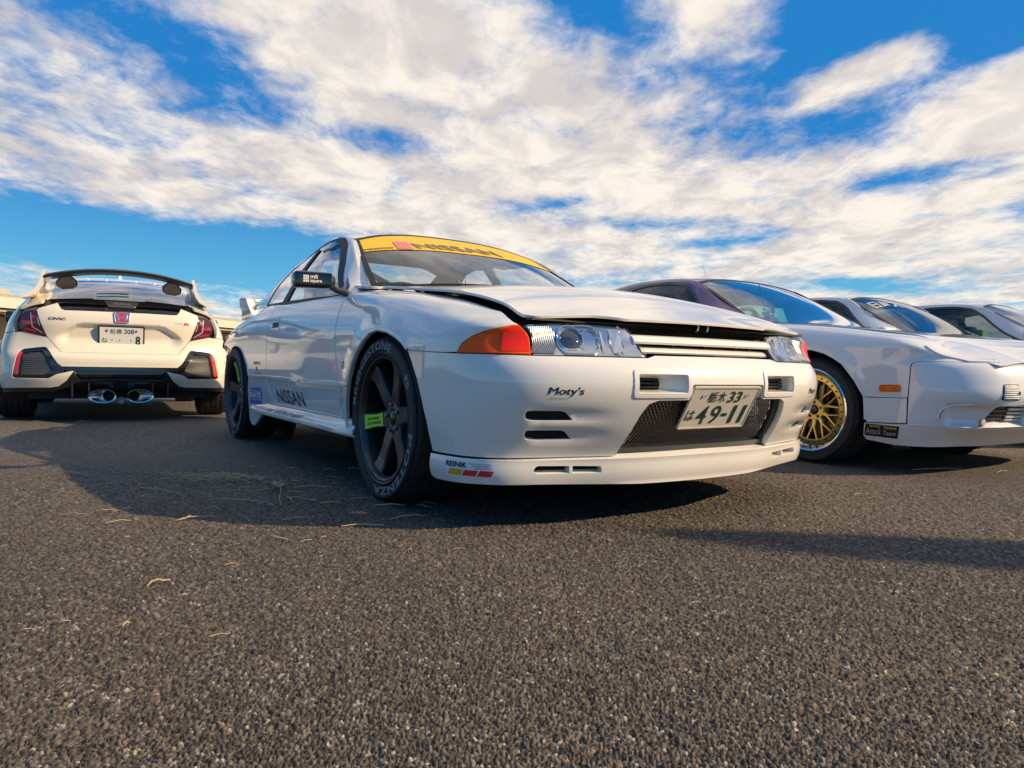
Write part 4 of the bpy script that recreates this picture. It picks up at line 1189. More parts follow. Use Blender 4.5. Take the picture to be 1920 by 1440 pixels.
        # side skirt: pad ahead of the rear wheel and the long rail
        pad = [(3.300, .428), (3.072, .281), (3.172, .250), (3.435, .218), (3.62, .150), (3.70, .122), (3.76, .128), (3.799, .160), (3.764, .247), (3.722, .42), (3.70, .428)]
        sk = panel('side_skirt', B, OUT, M2(pad, s), m=PEARL, parent=car, step=.03, lift=.004, thick=.02)
        rows = [.0, .3, .42, .55, .7, .85, 1.]
        prof = [(.864, .292), (.868, .272), (.880, .258), (.898, .250), (.902, .238), (.890, .220), (.80, .206)]
        Sx = [-.265, -.36, -.5, -.9, -1.3, -1.7, -1.95, -2.12]
        G = []
        for x in Sx:
            k = 1.0
            t = .0 if x < -1.9 else 0
            G.append([(x, (w_ - .864) * (1 if -2.0 < x < -.30 else .35) + .864, z_ + (0.0 if x > -1.9 else .004)) for w_, z_ in prof])
        RN = Net(Sx, rows, G)
        RF = lambda u, v, RN=RN, s=s: RN(u, v) * np.array([1, s, 1])
        rail = panel('skirt_rail', RF, OUT, [(-.272, 0), (-.272, 1), (-2.10, 1), (-1.98, .45), (-1.55, .05), (-1.5, 0)], m=PEARL, parent=sk, step=.06, thick=.01)
        if s < 0:
            lettering('skirt_print', 'NISMO    OHLINS  BILSTEIN  CUSCO  KAAZ  ATS', RF, OUT, [(-1.58, .60), (-.98, .60), (-.94, .36), (-1.60, .36)], GREYINK, sk, bold=.02)
            st = panel('wheel_maker_sticker', B, OUT, [(-3.675, .300), (-3.385, .306), (-3.383, .348), (-3.665, .344)], m=BLUEINK, parent=sk, step=.05, lift=.0062, rim=False)
            lettering('wheel_maker_lettering', 'RAYS', B, OUT, [(-3.668, .303), (-3.395, .309), (-3.393, .345), (-3.660, .341)], WHITEINK, sk, lift=.0078, bold=.05)
            lettering('wheel_maker_lettering', 'VOLK RACING', B, OUT, [(-3.66, .351), (-3.39, .354), (-3.385, .374), (-3.655, .368)], BLUEINK, sk, lift=.0062, bold=.04)
            lettering('wheel_maker_lettering', 'ENGINEERING', B, OUT, [(-3.71, .266), (-3.385, .276), (-3.385, .297), (-3.69, .292)], BLUEINK, sk, lift=.0062, bold=.03)
        # rear bumper half, inner arch liners
        rb = [(4.50, .20), (4.49, .325), (4.60, .322), (4.66, .495), (4.78, .552), (4.92, .567), (5.02, .60), (5.84, .60), (5.84, .20)]
        panel('rear_bumper', B, OUT, M2(rb, s), m=PEARL, parent=car, step=.05, thick=.02)
        for wx in (-.03, -2.62):
            b = MB(); V = []; K = 20
            for i in range(K + 1):
                a = math.radians(-25 + 230 * i / K)
                x, z = wx + .375 * math.cos(a), max(.31 + .375 * math.sin(a), .12)
                V += [(x, s * .855, z), (x, s * .50, z)]
            b.add(V, [(2 * i, 2 * i + 1, 2 * i + 3, 2 * i + 2) for i in range(K)])
            k = len(b.V); b.add([(wx + .375 * math.cos(a), s * .52, .31 + .375 * math.sin(a)) for a in np.linspace(0, 2 * math.pi, 20)[:-1]], [tuple(range(19))])
            b.build('arch_liner', UNDER, car)
    # ---- underbody and inner shells that keep daylight out of the hull
    b = MB(); b.box((-1.55, 0, .24), (3.5, 1.30, .10)); b.box((.42, 0, .27), (.4, .8, .06)); b.build('underbody', UNDER, car)
    for s in both:
        panel('door_lining', B, OUT, M2([(1.95, .30), (3.6, .30), (3.6, .87), (2.15, .87)], s), m=CLOTH, parent=car, step=.08, lift=-.035, rim=False)
    # ---- cabin shell
    Gs = {}
    for s in both:
        G = SKG(s)
        dg = [(-.634, .02), (-.700, .20), (-.80, .43), (-.92, .62), (-1.06, .76), (-1.20, .865), (-1.30, .91), (-1.42, .915), (-1.55, .895), (-1.592, .875), (-1.597, .7), (-1.592, .5), (-1.604, .2), (-1.612, .02)]
        qg = [(-1.675, .86), (-1.674, .60), (-1.70, .2), (-1.715, .01), (-2.150, .01), (-2.165, .03), (-2.135, .5), (-2.08, .80), (-1.95, .92), (-1.80, .935)]
        shell = [(-.56, -.03), (-.60, .04), (-.72, .36), (-.90, .70), (-1.05, .88), (-1.20, 1.0), (-1.6, 1.0), (-2.0, 1.0), (-2.4, 1.0), (-2.8, 1.0), (-2.83, .3), (-2.80, -.03), (-2.2, -.03), (-1.5, -.03)]
        opening = [(-.655, .035), (-.74, .25), (-.84, .45), (-.96, .64), (-1.10, .785), (-1.22, .875), (-1.32, .915), (-1.45, .92), (-1.7, .945), (-1.95, .925), (-2.075, .81), (-2.13, .5), (-2.15, .03)]
        sh = panel('cabin_side', G, SKG_OUT, [(-.555, -.03), (-.545, .5), (-.545, 1.0), (-.85, 1.0), (-1.03, 1.0), (-1.20, 1.0), (-1.6, 1.0), (-2.0, 1.0), (-2.4, 1.0), (-2.8, 1.0), (-2.83, .3), (-2.80, -.03), (-2.2, -.03), (-1.5, -.03)], [opening], PEARL, car, step=.05, thick=.02)
        # black frames: visor pillar, drip, pillar post
        fr_ = [(-.582, .005), (-.605, .16), (-.725, .45), (-.895, .755), (-1.06, .91), (-1.20, .972), (-1.34, .965), (-1.60, .975), (-1.76, .992), (-1.90, .965), (-2.10, .83), (-2.155, .5), (-2.185, -.02), (-1.7, -.02)]
        gl = [(-.645, .03), (-.73, .24), (-.835, .45), (-.955, .64), (-1.09, .785), (-1.21, .87), (-1.31, .905), (-1.42, .905), (-1.592, .87), (-1.592, .5), (-1.612, .03)]
        qq = [(-1.690, .885), (-1.680, .60), (-1.70, .2), (-1.718, .03), (-2.15, .02), (-2.125, .5), (-2.07, .795), (-1.93, .915), (-1.78, .93)]
        panel('window_frame', G, SKG_OUT, fr_, [gl, qq], SEAL, sh, step=.04, thick=.012, lift=.003)
        panel('door_glass', G, SKG_OUT, gl, m=GLASS, parent=sh, step=.05, lift=-.004, rim=False)
        panel('quarter_glass', G, SKG_OUT, qq, m=GLASS, parent=sh, step=.05, lift=.001, rim=False)
        panel('rain_visor', G, SKG_OUT, [(-1.20, .862), (-1.30, .895), (-1.42, .90), (-1.585, .865), (-1.50, .80), (-1.30, .80)], m=GLASSD, parent=sh, step=.05, lift=.006, rim=False)
    # windscreen
    wso = [(-.955, -.572), (-.70, -.482), (-.4, -.427), (0, -.412), (.4, -.427), (.70, -.482), (.955, -.572), (.958, -.85), (.955, -1.075), (.7, -1.125), (.4, -1.155), (0, -1.165), (-.4, -1.155), (-.7, -1.125), (-.955, -1.075), (-.958, -.85)]
    sc = lambda a, bx: [(u * a, v + bx) for u, v in wso]
    ws = panel('windscreen', SKWS, SKG_OUT, wso, m=GLASS, parent=car, step=.03, rim=False)
    ring_o = [(-.995, -.560), (-.70, -.47), (-.4, -.415), (0, -.40), (.4, -.415), (.70, -.47), (.995, -.560), (.995, -.85), (.99, -1.095), (.7, -1.143), (.4, -1.172), (0, -1.182), (-.4, -1.172), (-.7, -1.143), (-.99, -1.095), (-.995, -.85)]
    ring_i = [(u * .975, v + (-.004 if v > -.7 else (.006 if v < -1. else 0))) for u, v in wso]
    panel('windscreen_seal', SKWS, SKG_OUT, [(u * (.975 if abs(u) > .9 else 1), v) for u, v in ring_o], [ring_i], SEAL, ws, step=.05, lift=.004, thick=.006)
    def wtop(u): return float(np.interp(abs(u), [0, .4, .7, .955], [-1.160, -1.150, -1.120, -1.072]))
    wlow = lambda u: float(np.interp(abs(u), [0, .44, .93], [-.872, -.880, -.908]))
    us = np.linspace(-.925, .925, 25)
    panel('sun_strip', SKWS, SKG_OUT, [(u, wtop(u) + .006) for u in us] + [(u, wlow(u)) for u in us[::-1]], m=YELLOW, parent=ws, step=.02, lift=.0025, rim=False)
    lettering('strip_lettering', 'NISSAN', SKWS, SKG_OUT, [(-.453, -.902), (.40, -.908), (.36, -1.01), (-.491, -.985)], mat('strip_grey', (.20, .17, .10), .5), ws, lift=.0055, bold=.025)
    lettering('strip_lettering', 'nismo', SKWS, SKG_OUT, [(-.917, -.917), (-.67, -.908), (-.67, -.932), (-.917, -.940)], mat('brown_print', (.16, .06, .01), .5), ws, lift=.0055, bold=.02)
    panel('pink_ticket', SKWS, SKG_OUT, [(-.637, -.894), (-.50, -.888), (-.50, -1.005), (-.640, -1.012)], m=PINKINK, parent=ws, step=.05, lift=.006, rim=False)
    for k in range(5):
        v0 = -.905 - k * .021
        lettering('ticket_print', '通行許可証', SKWS, SKG_OUT, [(-.625, v0), (-.515, v0 + .005), (-.515, v0 - .011), (-.625, v0 - .016)], REDINK, ws, lift=.0072, res=1)
    # roof and rear
    ro = [(u, wtop(u) - .020) for u in np.linspace(-1, 1, 17)] + [(1, -2.2), (.6, -2.15), (0, -2.13), (-.6, -2.15), (-1, -2.2)]
    panel('roof', SKW, SKG_OUT, ro, m=PEARL, parent=car, step=.06, thick=.02)
    for s in both:
        panel('screen_pillar', SKW, SKG_OUT, [(s * .93, -.50), (s * 1.0, -.50), (s * 1.0, -1.10), (s * .968, -1.09), (s * .966, -.85), (s * .955, -.62)], m=PEARL, parent=car, step=.03, lift=-.004, thick=.01)
        panel('rear_pillar', SKW, SKG_OUT, [(s * .86, -2.19), (s * 1.0, -2.2), (s * 1.0, -2.83), (s * .90, -2.83)], m=PEARL, parent=car, step=.05, thick=.01)
    panel('rear_screen', SKW, SKG_OUT, [(-.88, -2.17), (0, -2.14), (.88, -2.17), (.91, -2.78), (0, -2.84), (-.91, -2.78)], m=GLASS, parent=car, step=.06, lift=-.003, rim=False)
    hl_ = [(-.97, -1.17), (0, -1.20), (.97, -1.17), (.97, -2.12), (0, -2.10), (-.97, -2.12)]
    panel('headlining', SKW, SKG_OUT, hl_, m=HEADLIN, parent=car, step=.08, lift=-.035, rim=False)
    # boot lid and its wing
    def BT(u, v):
        u = np.atleast_1d(np.asarray(u, float)); v = np.atleast_1d(np.asarray(v, float))
        z = np.interp(v, [-3.62, -3.5, -3.2, -2.7], [.840, .872, .896, .918])
        return np.stack([v, u, z - .03 * (np.abs(u) / .62) ** 3], 1)
    panel('boot_lid', BT, up, [(-.63, -2.74), (.63, -2.74), (.60, -3.50), (.4, -3.57), (0, -3.6), (-.4, -3.57), (-.60, -3.50)], m=PEARL, parent=car, step=.06, thick=.02)
    b = MB(); b.box((-3.585, 0, .72), (.03, 1.06, .23)); b.build('rear_panel', PEARL, car)
    wing = empty('rear_wing', parent=car)
    for s in both:
        V = []; 
        pts = [(-3.16, .895), (-3.30, .985), (-3.36, 1.035), (-3.50, 1.05), (-3.60, 1.045), (-3.58, .99), (-3.50, .93), (-3.52, .872)]
        b = MB(); b.prism([(x, z) for x, z in pts], s * .565, s * .625, Matrix(((1, 0, 0, 0), (0, 0, 1, 0), (0, 1, 0, 0), (0, 0, 0, 1))))
        b.build('wing_leg', PEARL, wing, smooth=30)
    b = MB(); b.prism([(-3.33, 1.012), (-3.35, 1.035), (-3.45, 1.05), (-3.61, 1.052), (-3.62, 1.040), (-3.48, 1.018)], -.56, .56, Matrix(((1, 0, 0, 0), (0, 0, 1, 0), (0, 1, 0, 0), (0, 0, 0, 1))))
    b.build('wing_blade', PEARL, wing, smooth=30)
    b = MB(); b.box((-3.48, 0, .96), (.05, .12, .12)); b.build('wing_leg', PEARL, wing)
    # ---- mirrors
    for s in both:
        m_ = empty('door_mirror', parent=car)
        b = MB()
        prof = rpoly([(-.039, -.036), (.039, -.036), (.039, .036), (-.039, .036)], .016, 4)
        stn = [(-1.046, .80), (-1.040, .96), (-1.02, 1.), (-.92, 1.), (-.895, .93), (-.875, .55), (-.868, .35)]
        V = []; n = len(prof)
        for y, k in stn: V += [(-.555 + p[0] * k * .95 + (.02 if y > -.90 else 0), -s * y * -1 * -1 if False else s * -y, .887 + (y + 1.04) * -.012 * -1 + p[1] * k) for p in prof]
        b.add(V, [(i * n + j, i * n + (j + 1) % n, (i + 1) * n + (j + 1) % n, (i + 1) * n + j) for i in range(len(stn) - 1) for j in range(n)] + [tuple(range(n)), tuple(range((len(stn) - 1) * n, len(stn) * n))])
        b.build('mirror_shell', GLOSSB, m_, smooth=45)
        b = MB(); b.tube([(-.555, s * .885, .872), (-.575, s * .85, .855), (-.60, s * .80, .850)], [.016, .013, .02], 10); b.build('mirror_stalk', SATIN, m_, smooth=50)
        b = MB(); b.add([(-.615, s * .793, .835), (-.70, s * .790, .84), (-.66, s * .765, .93), (-.60, s * .775, .88)], [(0, 1, 2, 3)]); b.build('mirror_foot', SATIN, m_)
        if s < 0:
            MF2 = planeF((-.555 + .0382, -.96, .888), (0, 1, .012), (0, 0, 1)); of = facing((1, 0, 0))
            lettering('mirror_lettering', 'craft', MF2, of, [(-.024, .004), (.010, .004), (.010, .022), (-.024, .022)], WHITEINK, m_, bold=.02)
            lettering('mirror_lettering', 'square', MF2, of, [(-.024, -.017), (.028, -.017), (.028, -.002), (-.024, -.002)], WHITEINK, m_, bold=.02)
            for i in range(3):
                for j in range(3):
                    x, z = -.054 + i * .0085, -.013 + j * .0105
                    panel('mirror_mark', MF2, of, [(x, z), (x + .007, z), (x + .007, z + .009), (x, z + .009)], m=WHITEINK, parent=m_, step=.05, lift=.0018, rim=False)
    # ---- cabin
    cab = empty('cabin', parent=car)
    b = MB(); b.box((-.78, 0, .82), (.42, 1.30, .10), bev=.03); b.build('dashboard', CLOTH, cab, smooth=40)
    b = MB(); b.box((-2.35, 0, .86), (.5, 1.22, .04)); b.build('parcel_shelf', CLOTH, cab)
    b = MB(); b.box((-1.5, 0, .33), (1.9, 1.4, .04)); b.build('cabin_floor', CLOTH, cab)
    for s in both:
        b = MB(); y = s * .36
        b.box((-1.45, y, .48), (.5, .48, .16), bev=.05)
        R3 = Matrix.Rotation(math.radians(-16), 3, 'Y')
        b.box((-1.76, y, .76), (.14, .46, .56), R3, bev=.05); b.build('seat', SEATC, cab, smooth=45)
    b = MB(); 
    for i in range(1): pass
    pts = [(-1.02 + .17 * math.cos(a) * .35, -.36 + .18 * math.cos(a + math.pi / 2) , .86 + .18 * math.sin(a + math.pi / 2)) for a in np.linspace(0, 2 * math.pi, 29)]
    pts = [(-1.0 + .07 * math.sin(a), -.36 + .18 * math.cos(a), .80 + .15 * math.sin(a)) for a in np.linspace(0, 2 * math.pi, 29)]
    b.tube(pts, .015, 8, False); b.tube([pts[0], (-.97, -.36, .80), pts[14]], .012, 6); b.tube([(-.97, -.36, .80), pts[21]], .012, 6); b.build('steering_wheel', BLACK, cab, smooth=50)
    cage = mat('cage_tube', (.055, .05, .05), .45)
    b = MB()
    b.tube([(-1.92, -.60, .50), (-1.92, -.57, 1.0), (-1.92, -.46, 1.215), (-1.92, .46, 1.215), (-1.92, .57, 1.0), (-1.92, .60, .50)], .02, 10)
    b.tube([(-1.86, -.36, 1.20), (-1.86, .55, .78)], .02, 10)
    b.build('roll_cage', cage, cab, smooth=50)
    b = MB(); b.tube([(-.72, -.10, .905), (-.73, -.10, 1.03)], .0022, 6); b.tube([(-.72, -.083, .905), (-.725, -.083, .955)], .003, 6); b.build('dash_aerial', BLACK, cab)
    b = MB(); b.box((-1.30, .02, 1.175), (.025, .22, .06), bev=.01); b.build('rear_view_mirror', BLACK, cab, smooth=40)
    # ---- wheels
    rim, R, w = .247, .318, .255
    for s, x, rot, stick in ((-1, 0, math.radians(8), 188), (-1, -2.615, math.radians(50), 110), (1, 0, .3, 0), (1, -2.615, .1, 0)):
        wh = spoke_wheel(car, R, rim, w, stick, rot if not stick else math.radians(stick % 60))
        wh.location = (x, s * .735, R)
        if s > 0: wh.rotation_euler = (0, 0, math.pi)
        if stick:
            y = -w / 2 - .0062
            if x == 0:
                arc_text('sidewall_lettering', 'POTENZA', -8, -102, .262, .293, y, wh, TYREINK)
                arc_text('sidewall_lettering', 'BRIDGESTONE', 172, 70, .262, .293, y, wh, TYREINK)
                arc_text('sidewall_mark', 'B', 36, 26, .262, .293, y, wh, TYREINK, .0)
            else:
                arc_text('sidewall_lettering', 'BRIDGESTONE', 58, -62, .262, .293, y, wh, TYREINK)
                arc_text('sidewall_lettering', 'POTENZA', 240, 150, .262, .293, y, wh, TYREINK)
                arc_text('sidewall_mark', 'B', -83, -93, .262, .293, y, wh, TYREINK, .0)
    return car
CAR1 = build_skyline()
# ---------------------------------------------------------------- gold mesh wheel and plain wheels
def mesh_wheel(parent, R, rim, w, full=True):
    wh = empty('wheel', parent=parent)
    tyre_mesh('tyre', R, rim, w, wh)
    h = w / 2
    b = MB(); b.lathe([(rim + .008, -h + .006), (rim + .009, -h - .002), (rim + .002, -h - .006), (rim - .006, -h - .002), (rim - .010, -h + .008), (rim - .018, -h + .018), (rim - .026, -h + .030), (rim - .032, -h + .034), (rim - .034, h - .02)], 96)
    b.build('polished_lip', POLISH, wh, smooth=40)
    r0 = rim - .036
    if not full:
        b = MB(); b.lathe([(0, -h + .05), (r0, -h + .04)], 32); b.build('wheel_face', RIMG, wh, smooth=30)
        return wh
    b = MB(); b.lathe([(rim - .031, -h + .036), (rim - .031, -h + .028), (r0 - .020, -h + .026), (r0 - .026, -h + .030), (r0 - .026, -h + .050)], 96); b.build('gold_ring', GOLD, wh, smooth=30)
    for k in range(30):
        a = 2 * math.pi * k / 30
        b = MB(); b.lathe([(0, -h + .021), (.0042, -h + .021), (.0055, -h + .024), (.0055, -h + .03)], 8, c=((r0 - .007) * math.cos(a), 0, (r0 - .007) * math.sin(a))); b.build('rim_bolt', SATIN, wh)
    def bar(p, q, w0, w1, y0, y1, b):
        d = Vector((q[0] - p[0], 0, q[1] - p[1])).normalized(); n = Vector((-d.z, 0, d.x))
        V = []
        for (x, z), ww, y in ((p, w0, y0), (q, w1, y1)):
            c = Vector((x, y, z))
            V += [c + n * ww * .55, c + n * ww + Vector((0, .006, 0)), c + n * ww + Vector((0, .028, 0)), c - n * ww + Vector((0, .028, 0)), c - n * ww + Vector((0, .006, 0)), c - n * ww * .55]
        b.add(V, [(j, (j + 1) % 6, 6 + (j + 1) % 6, 6 + j) for j in range(6)] + [tuple(range(6)), tuple(range(6, 12))])
    pol = lambda r, a: (r * math.cos(a), r * math.sin(a))
    re = r0 - .022
    for k in range(10):
        a = 2 * math.pi * (k + .5) / 10; d = math.pi / 10
        b = MB(); bar(pol(.055, a), pol(.098, a), .013, .012, -h + .046, -h + .040, b)
        for e in (-1, 1): bar(pol(.094, a + e * .03), pol(re, a + e * d * .62), .0080, .0062, -h + .040, -h + .030, b)
        b.build('mesh_spoke', GOLD, wh, smooth=35)
    b = MB(); b.lathe([(0, -h + .050), (.026, -h + .050), (.030, -h + .046), (.060, -h + .045), (.066, -h + .052), (.068, -h + .09), (0, -h + .10)], 40); b.build('hub', GOLD, wh, smooth=35)
    b = MB(); b.lathe([(0, -h + .036), (.022, -h + .037), (.026, -h + .042), (.027, -h + .052)], 28); b.build('centre_cap', SATIN, wh, smooth=40)
    for k in range(5):
        a = 2 * math.pi * k / 5 + .3
        b = MB(); b.lathe([(0, -h + .044), (.010, -h + .044), (.011, -h + .060)], 8, c=(*pol(.045, a)[:1], 0, pol(.045, a)[1])); b.build('lug_nut', SATIN, wh)
    b = MB(); b.lathe([(.06, -h + .12), (.145, -h + .12), (.145, -h + .14), (.06, -h + .14)], 40); b.build('brake_disc', STEEL, wh, smooth=35)
    b = MB(); b.box((.09, -h + .125, .06), (.07, .06, .10), bev=.012); b.build('brake_caliper', RIMD, wh, smooth=40)
    b = MB(); b.lathe([(0, -h + .16), (rim - .04, -h + .16)], 40); b.build('inner_shade', VOID, wh)
    return wh

def popup_coupe(name, label, pose, body, roofm, gh, glass_m, detail=True, mirror_z=.83, extras=None):
    car = empty(name, (pose[1], pose[2], 0), pose[0])
    tag(car, label, 'car', 'cars parked in a row beside the nearest coupe')
    B, OUT = YSB, YS_OUT
    up = lambda P: np.array([[0, 0, 1.]]).repeat(len(P), 0)
    both = (-1, 1)
    # bumper with its skirt, one moulding round the nose
    half = [(0, .586), (.30, .586), (.747, .586), (.965, .586), (.985, .578), (.992, .56), (1.000, .406), (1.003, .262), (1.218, .256), (1.232, .185), (1.222, .166), (1.107, .153), (.975, .148), (.823, .148), (.55, .149), (.15, .152), (0, .153)]
    outer = M2(half, -1) + half[::-1][1:-1]
    hole = lambda s: rpoly([(s * .652, .257), (s * .588, .352), (s * .57, .368), (s * .30, .384), (s * .30, .262)], [.006, .01, .01, .01, .01])
    bump = panel('front_bumper', B, OUT, outer, [hole(-1), hole(1), rpoly([(-.24, .262), (-.24, .372), (.24, .372), (.24, .262)], .015)], body, car, step=.03, thick=.02, hole_depth=.06)
    for s in both:
        if detail:
            mb = panel('intake_back', B, OUT, M2([(.67, .250), (.60, .36), (.27, .395), (.27, .25)], s), m=VOID, parent=bump, step=.05, lift=-.055, rim=False)
            for k in range(5):
                z = .278 + k * .019
                panel('intake_slat', B, OUT, M2([(.30, z), (.30, z + .009), (.44, z + .009), (.44, z)], s), m=PEARL if s < 0 else body, parent=bump, step=.06, lift=-.030, thick=.01)
            panel('duct_plate', B, OUT, M2([(.45, .262), (.45, .36), (.585, .345), (.63, .262)], s), m=SATIN, parent=bump, step=.06, lift=-.042, rim=False)
            for k in range(3):
                z = .285 + k * .022
                panel('intake_bar', B, OUT, M2([(.44, z), (.44, z + .004), (.62 - k * .012, z + .004), (.62 - k * .012, z)], s), m=STEEL, parent=bump, step=.06, lift=-.034, rim=False)
            b = MB(); c = B(np.array([s * .615]), np.array([.288]))[0] - np.array([.03, 0, 0])
            b.lathe([(0, .03), (.020, .028), (.026, .02), (.027, -.05)], 24, axis='x', c=c); b.build('air_pipe', mat('pinkish_pipe', (.5, .36, .30), .45), bump, smooth=40)
            lm = panel('fog_lamp', B, OUT, M2(rpoly([(.566, .401), (.448, .401), (.455, .480), (.560, .480)], .012), s), m=SEAL, parent=car, step=.03, lift=.001, thick=.01)
            panel('lamp_face', B, OUT, M2(rpoly([(.558, .407), (.456, .407), (.461, .474), (.554, .474)], .009), s), m=mat('lamp_white', (.62, .62, .60), .25, coat=.6), parent=lm, step=.03, lift=.005, thick=.006)
            for k in range(7):
                z = .413 + k * .0085
                b = MB(); q = offset(B, .0062, OUT)(np.linspace(s * .552, s * .464, 4), np.full(4, z)); b.tube(q, .0016, 6); b.build('lamp_rib', mat('lamp_white', (.62, .62, .60)), lm, smooth=60)
            b = MB(); c = offset(B, .007, OUT)(np.array([s * .468]), np.array([.437]))[0]; b.lathe([(0, .004), (.006, .003), (.008, 0)], 14, axis='x', c=c); b.build('lamp_screw', BLACK, lm, smooth=40)
            # lip line where bumper meets skirt
            for a in ((.62, .258, 1.0, .262),):
                b = MB(); q = offset(B, .002, OUT)(np.linspace(s * a[0], s * a[2], 12), np.linspace(a[1], a[3], 12)); b.tube(q, .003, 6); b.build('skirt_step', body, bump, smooth=60)
            b = MB(); q = offset(B, .001, OUT)(s * np.array([.866, .862, .852, .83, .80, .76, .70]), np.array([.292, .320, .342, .360, .371, .375, .376])); b.tube(q, .0045, 8); b.build('scoop_edge', body, bump, smooth=60)
            panel('scoop_slot', B, OUT, M2([(.872, .288), (.866, .318), (.852, .342), (.826, .362), (.832, .352), (.850, .33), (.858, .30)], s), m=VOID, parent=bump, step=.02, lift=.0012, rim=False)
    # wings
    arc = [(1.217, .275), (1.226, .398), (1.284, .486), (1.358, .572), (1.42, .610), (1.479, .632), (1.56, .645), (1.63, .644), (1.72, .625), (1.80, .585), (1.87, .52), (1.915, .43), (1.93, .33), (1.932, .25)]
    for s in both:
        wing = [(1.007, .402), (1.218, .399)] + arc[1:] + [(2.02, .25), (2.06, .45), (2.09, .65), (2.14, .75), (2.18, .83), (1.9, .83), (1.6, .83), (1.3, .83), (1.0, .83), (.6, .83), (.3, .83), (.0, .83), (.0, .592), (.3, .592), (.60, .592), (.745, .592), (.968, .592), (.992, .58), (.999, .56)]
        w = panel('front_wing', B, OUT, M2(wing, s), m=body, parent=car, step=.035, thick=.014)
        low = [(1.009, .397), (1.010, .270), (1.206, .264), (1.210, .275), (1.221, .393)]
        panel('wing_extension', B, OUT, M2(low, s), m=body, parent=car, step=.04, lift=.003, thick=.014)
        if detail:
            mk = panel('side_marker', B, OUT, M2(rpoly([(1.146, .429), (1.146, .464), (1.038, .467), (1.038, .432)], .009), s), m=AMBER2, parent=w, step=.03, lift=.006, thick=.008)
            panel('marker_centre', B, OUT, M2(rpoly([(1.112, .435), (1.112, .460), (1.068, .461), (1.068, .436)], .004), s), m=mat('marker_bright', (.85, .16, .01), .3), parent=mk, step=.03, lift=.0075, rim=False)
            lid = [(.722, .590), (.545, .590), (.512, .645), (.545, .70), (.600, .735), (.76, .735), (.941, .698), (.82, .632)]
            panel('popup_lamp_lid', B, OUT, M2(rpoly(lid, [.012, .012, .02, .02, .02, .03, .02, .02]), s), m=body, parent=car, step=.02, lift=.007, thick=.022)
            panel('lamp_well', B, OUT, M2([(.735, .5915), (.535, .5915), (.528, .602), (.738, .602)], s), m=SEAL, parent=w, step=.03, lift=.0015, rim=False)
            b = MB(); q = offset(B, -.001, OUT)(s * np.array([a[0] for a in arc]), np.array([a[1] for a in arc])); b.tube(q, .005, 8, False); b.build('arch_lip', body, w, smooth=60)
        door = [(2.025, .25), (2.065, .45), (2.095, .65), (2.145, .75), (2.19, .83), (3.3, .83), (3.33, .65), (3.30, .25)]
        panel('door', B, OUT, M2(door, s), m=body, parent=car, step=.06, thick=.014)
        ra = [(4.05 + .345 * math.cos(a), .31 + .345 * math.sin(a)) for a in np.radians(np.linspace(190, -10, 16))]
        qp = [(3.305, .25), (3.335, .65), (3.305, .83), (4.2, .83), (5.2, .83), (5.3, .5), (5.3, .25)] + ra[::-1]
        panel('quarter_panel', B, OUT, M2([(3.305, .25), (3.335, .65), (3.305, .83), (4.2, .83), (5.85, .83), (5.85, .25)] + [(a, b_) for a, b_ in ra[::-1]], s), m=body, parent=car, step=.06, thick=.014)
        panel('side_sill', B, OUT, M2([(1.96, .17), (1.96, .245), (3.69, .245), (3.69, .17)], s), m=body, parent=car, step=.06, lift=.006, thick=.02)
        for wx in (0, -2.475):
            b = MB(); V = []; K = 18
            for i in range(K + 1):
                a = math.radians(-25 + 230 * i / K)
                x, z = wx + .36 * math.cos(a), max(.31 + .36 * math.sin(a), .12)
                V += [(x, s * .835, z), (x, s * .48, z)]
            b.add(V, [(2 * i, 2 * i + 1, 2 * i + 3, 2 * i + 2) for i in range(K)])
            b.add([(wx + .36 * math.cos(a), s * .50, .31 + .36 * math.sin(a)) for a in np.linspace(0, 2 * math.pi, 20)[:-1]], [tuple(range(19))])
            b.build('arch_liner', UNDER, car)
        panel('door_lining', B, OUT, M2([(2.1, .30), (3.6, .30), (3.6, .82), (2.15, .82)], s), m=CLOTH, parent=car, step=.1, lift=-.035, rim=False)
    # bonnet, cowl
    bon = [(-.55, .875), (-.3, .897), (0, .90), (.3, .897), (.55, .875), (.60, .80), (.64, .5), (.64, 0), (.62, -.44), (.3, -.38), (0, -.36), (-.3, -.38), (-.62, -.44), (-.64, 0), (-.64, .5), (-.60, .80)]
    panel('bonnet', YSH, up, bon, m=body, parent=car, step=.05, lift=.004, thick=.006)
    CWY = lambda u, v: np.stack([np.atleast_1d(v), np.atleast_1d(u), .838 - .03 * (np.abs(np.atleast_1d(u)) / .7) ** 2 + 0 * np.atleast_1d(v)], 1)
    panel('cowl', CWY, up, [(-.72, -.42), (0, -.34), (.72, -.42), (.72, -.66), (0, -.50), (-.72, -.66)], m=SATIN, parent=car, step=.1, rim=False)
    for y0, y1 in ((-.56, -.04), (.0, .40)):
        b = MB(); b.tube([(-.46, y0, .838), (-.42, (y0 + y1) / 2, .850), (-.45, y1, .855)], .006, 6); b.build('wiper', BLACK, car, smooth=50)
    b = MB(); b.box((-1.5, 0, .22), (3.4, 1.25, .10)); b.box((.30, 0, .26), (.5, .9, .08)); b.box((.62, 0, .42), (.05, 1.1, .34)); b.build('underbody', UNDER, car)
    # cabin shell
    side, across = make_gh(gh)
    X = gh[2][0]
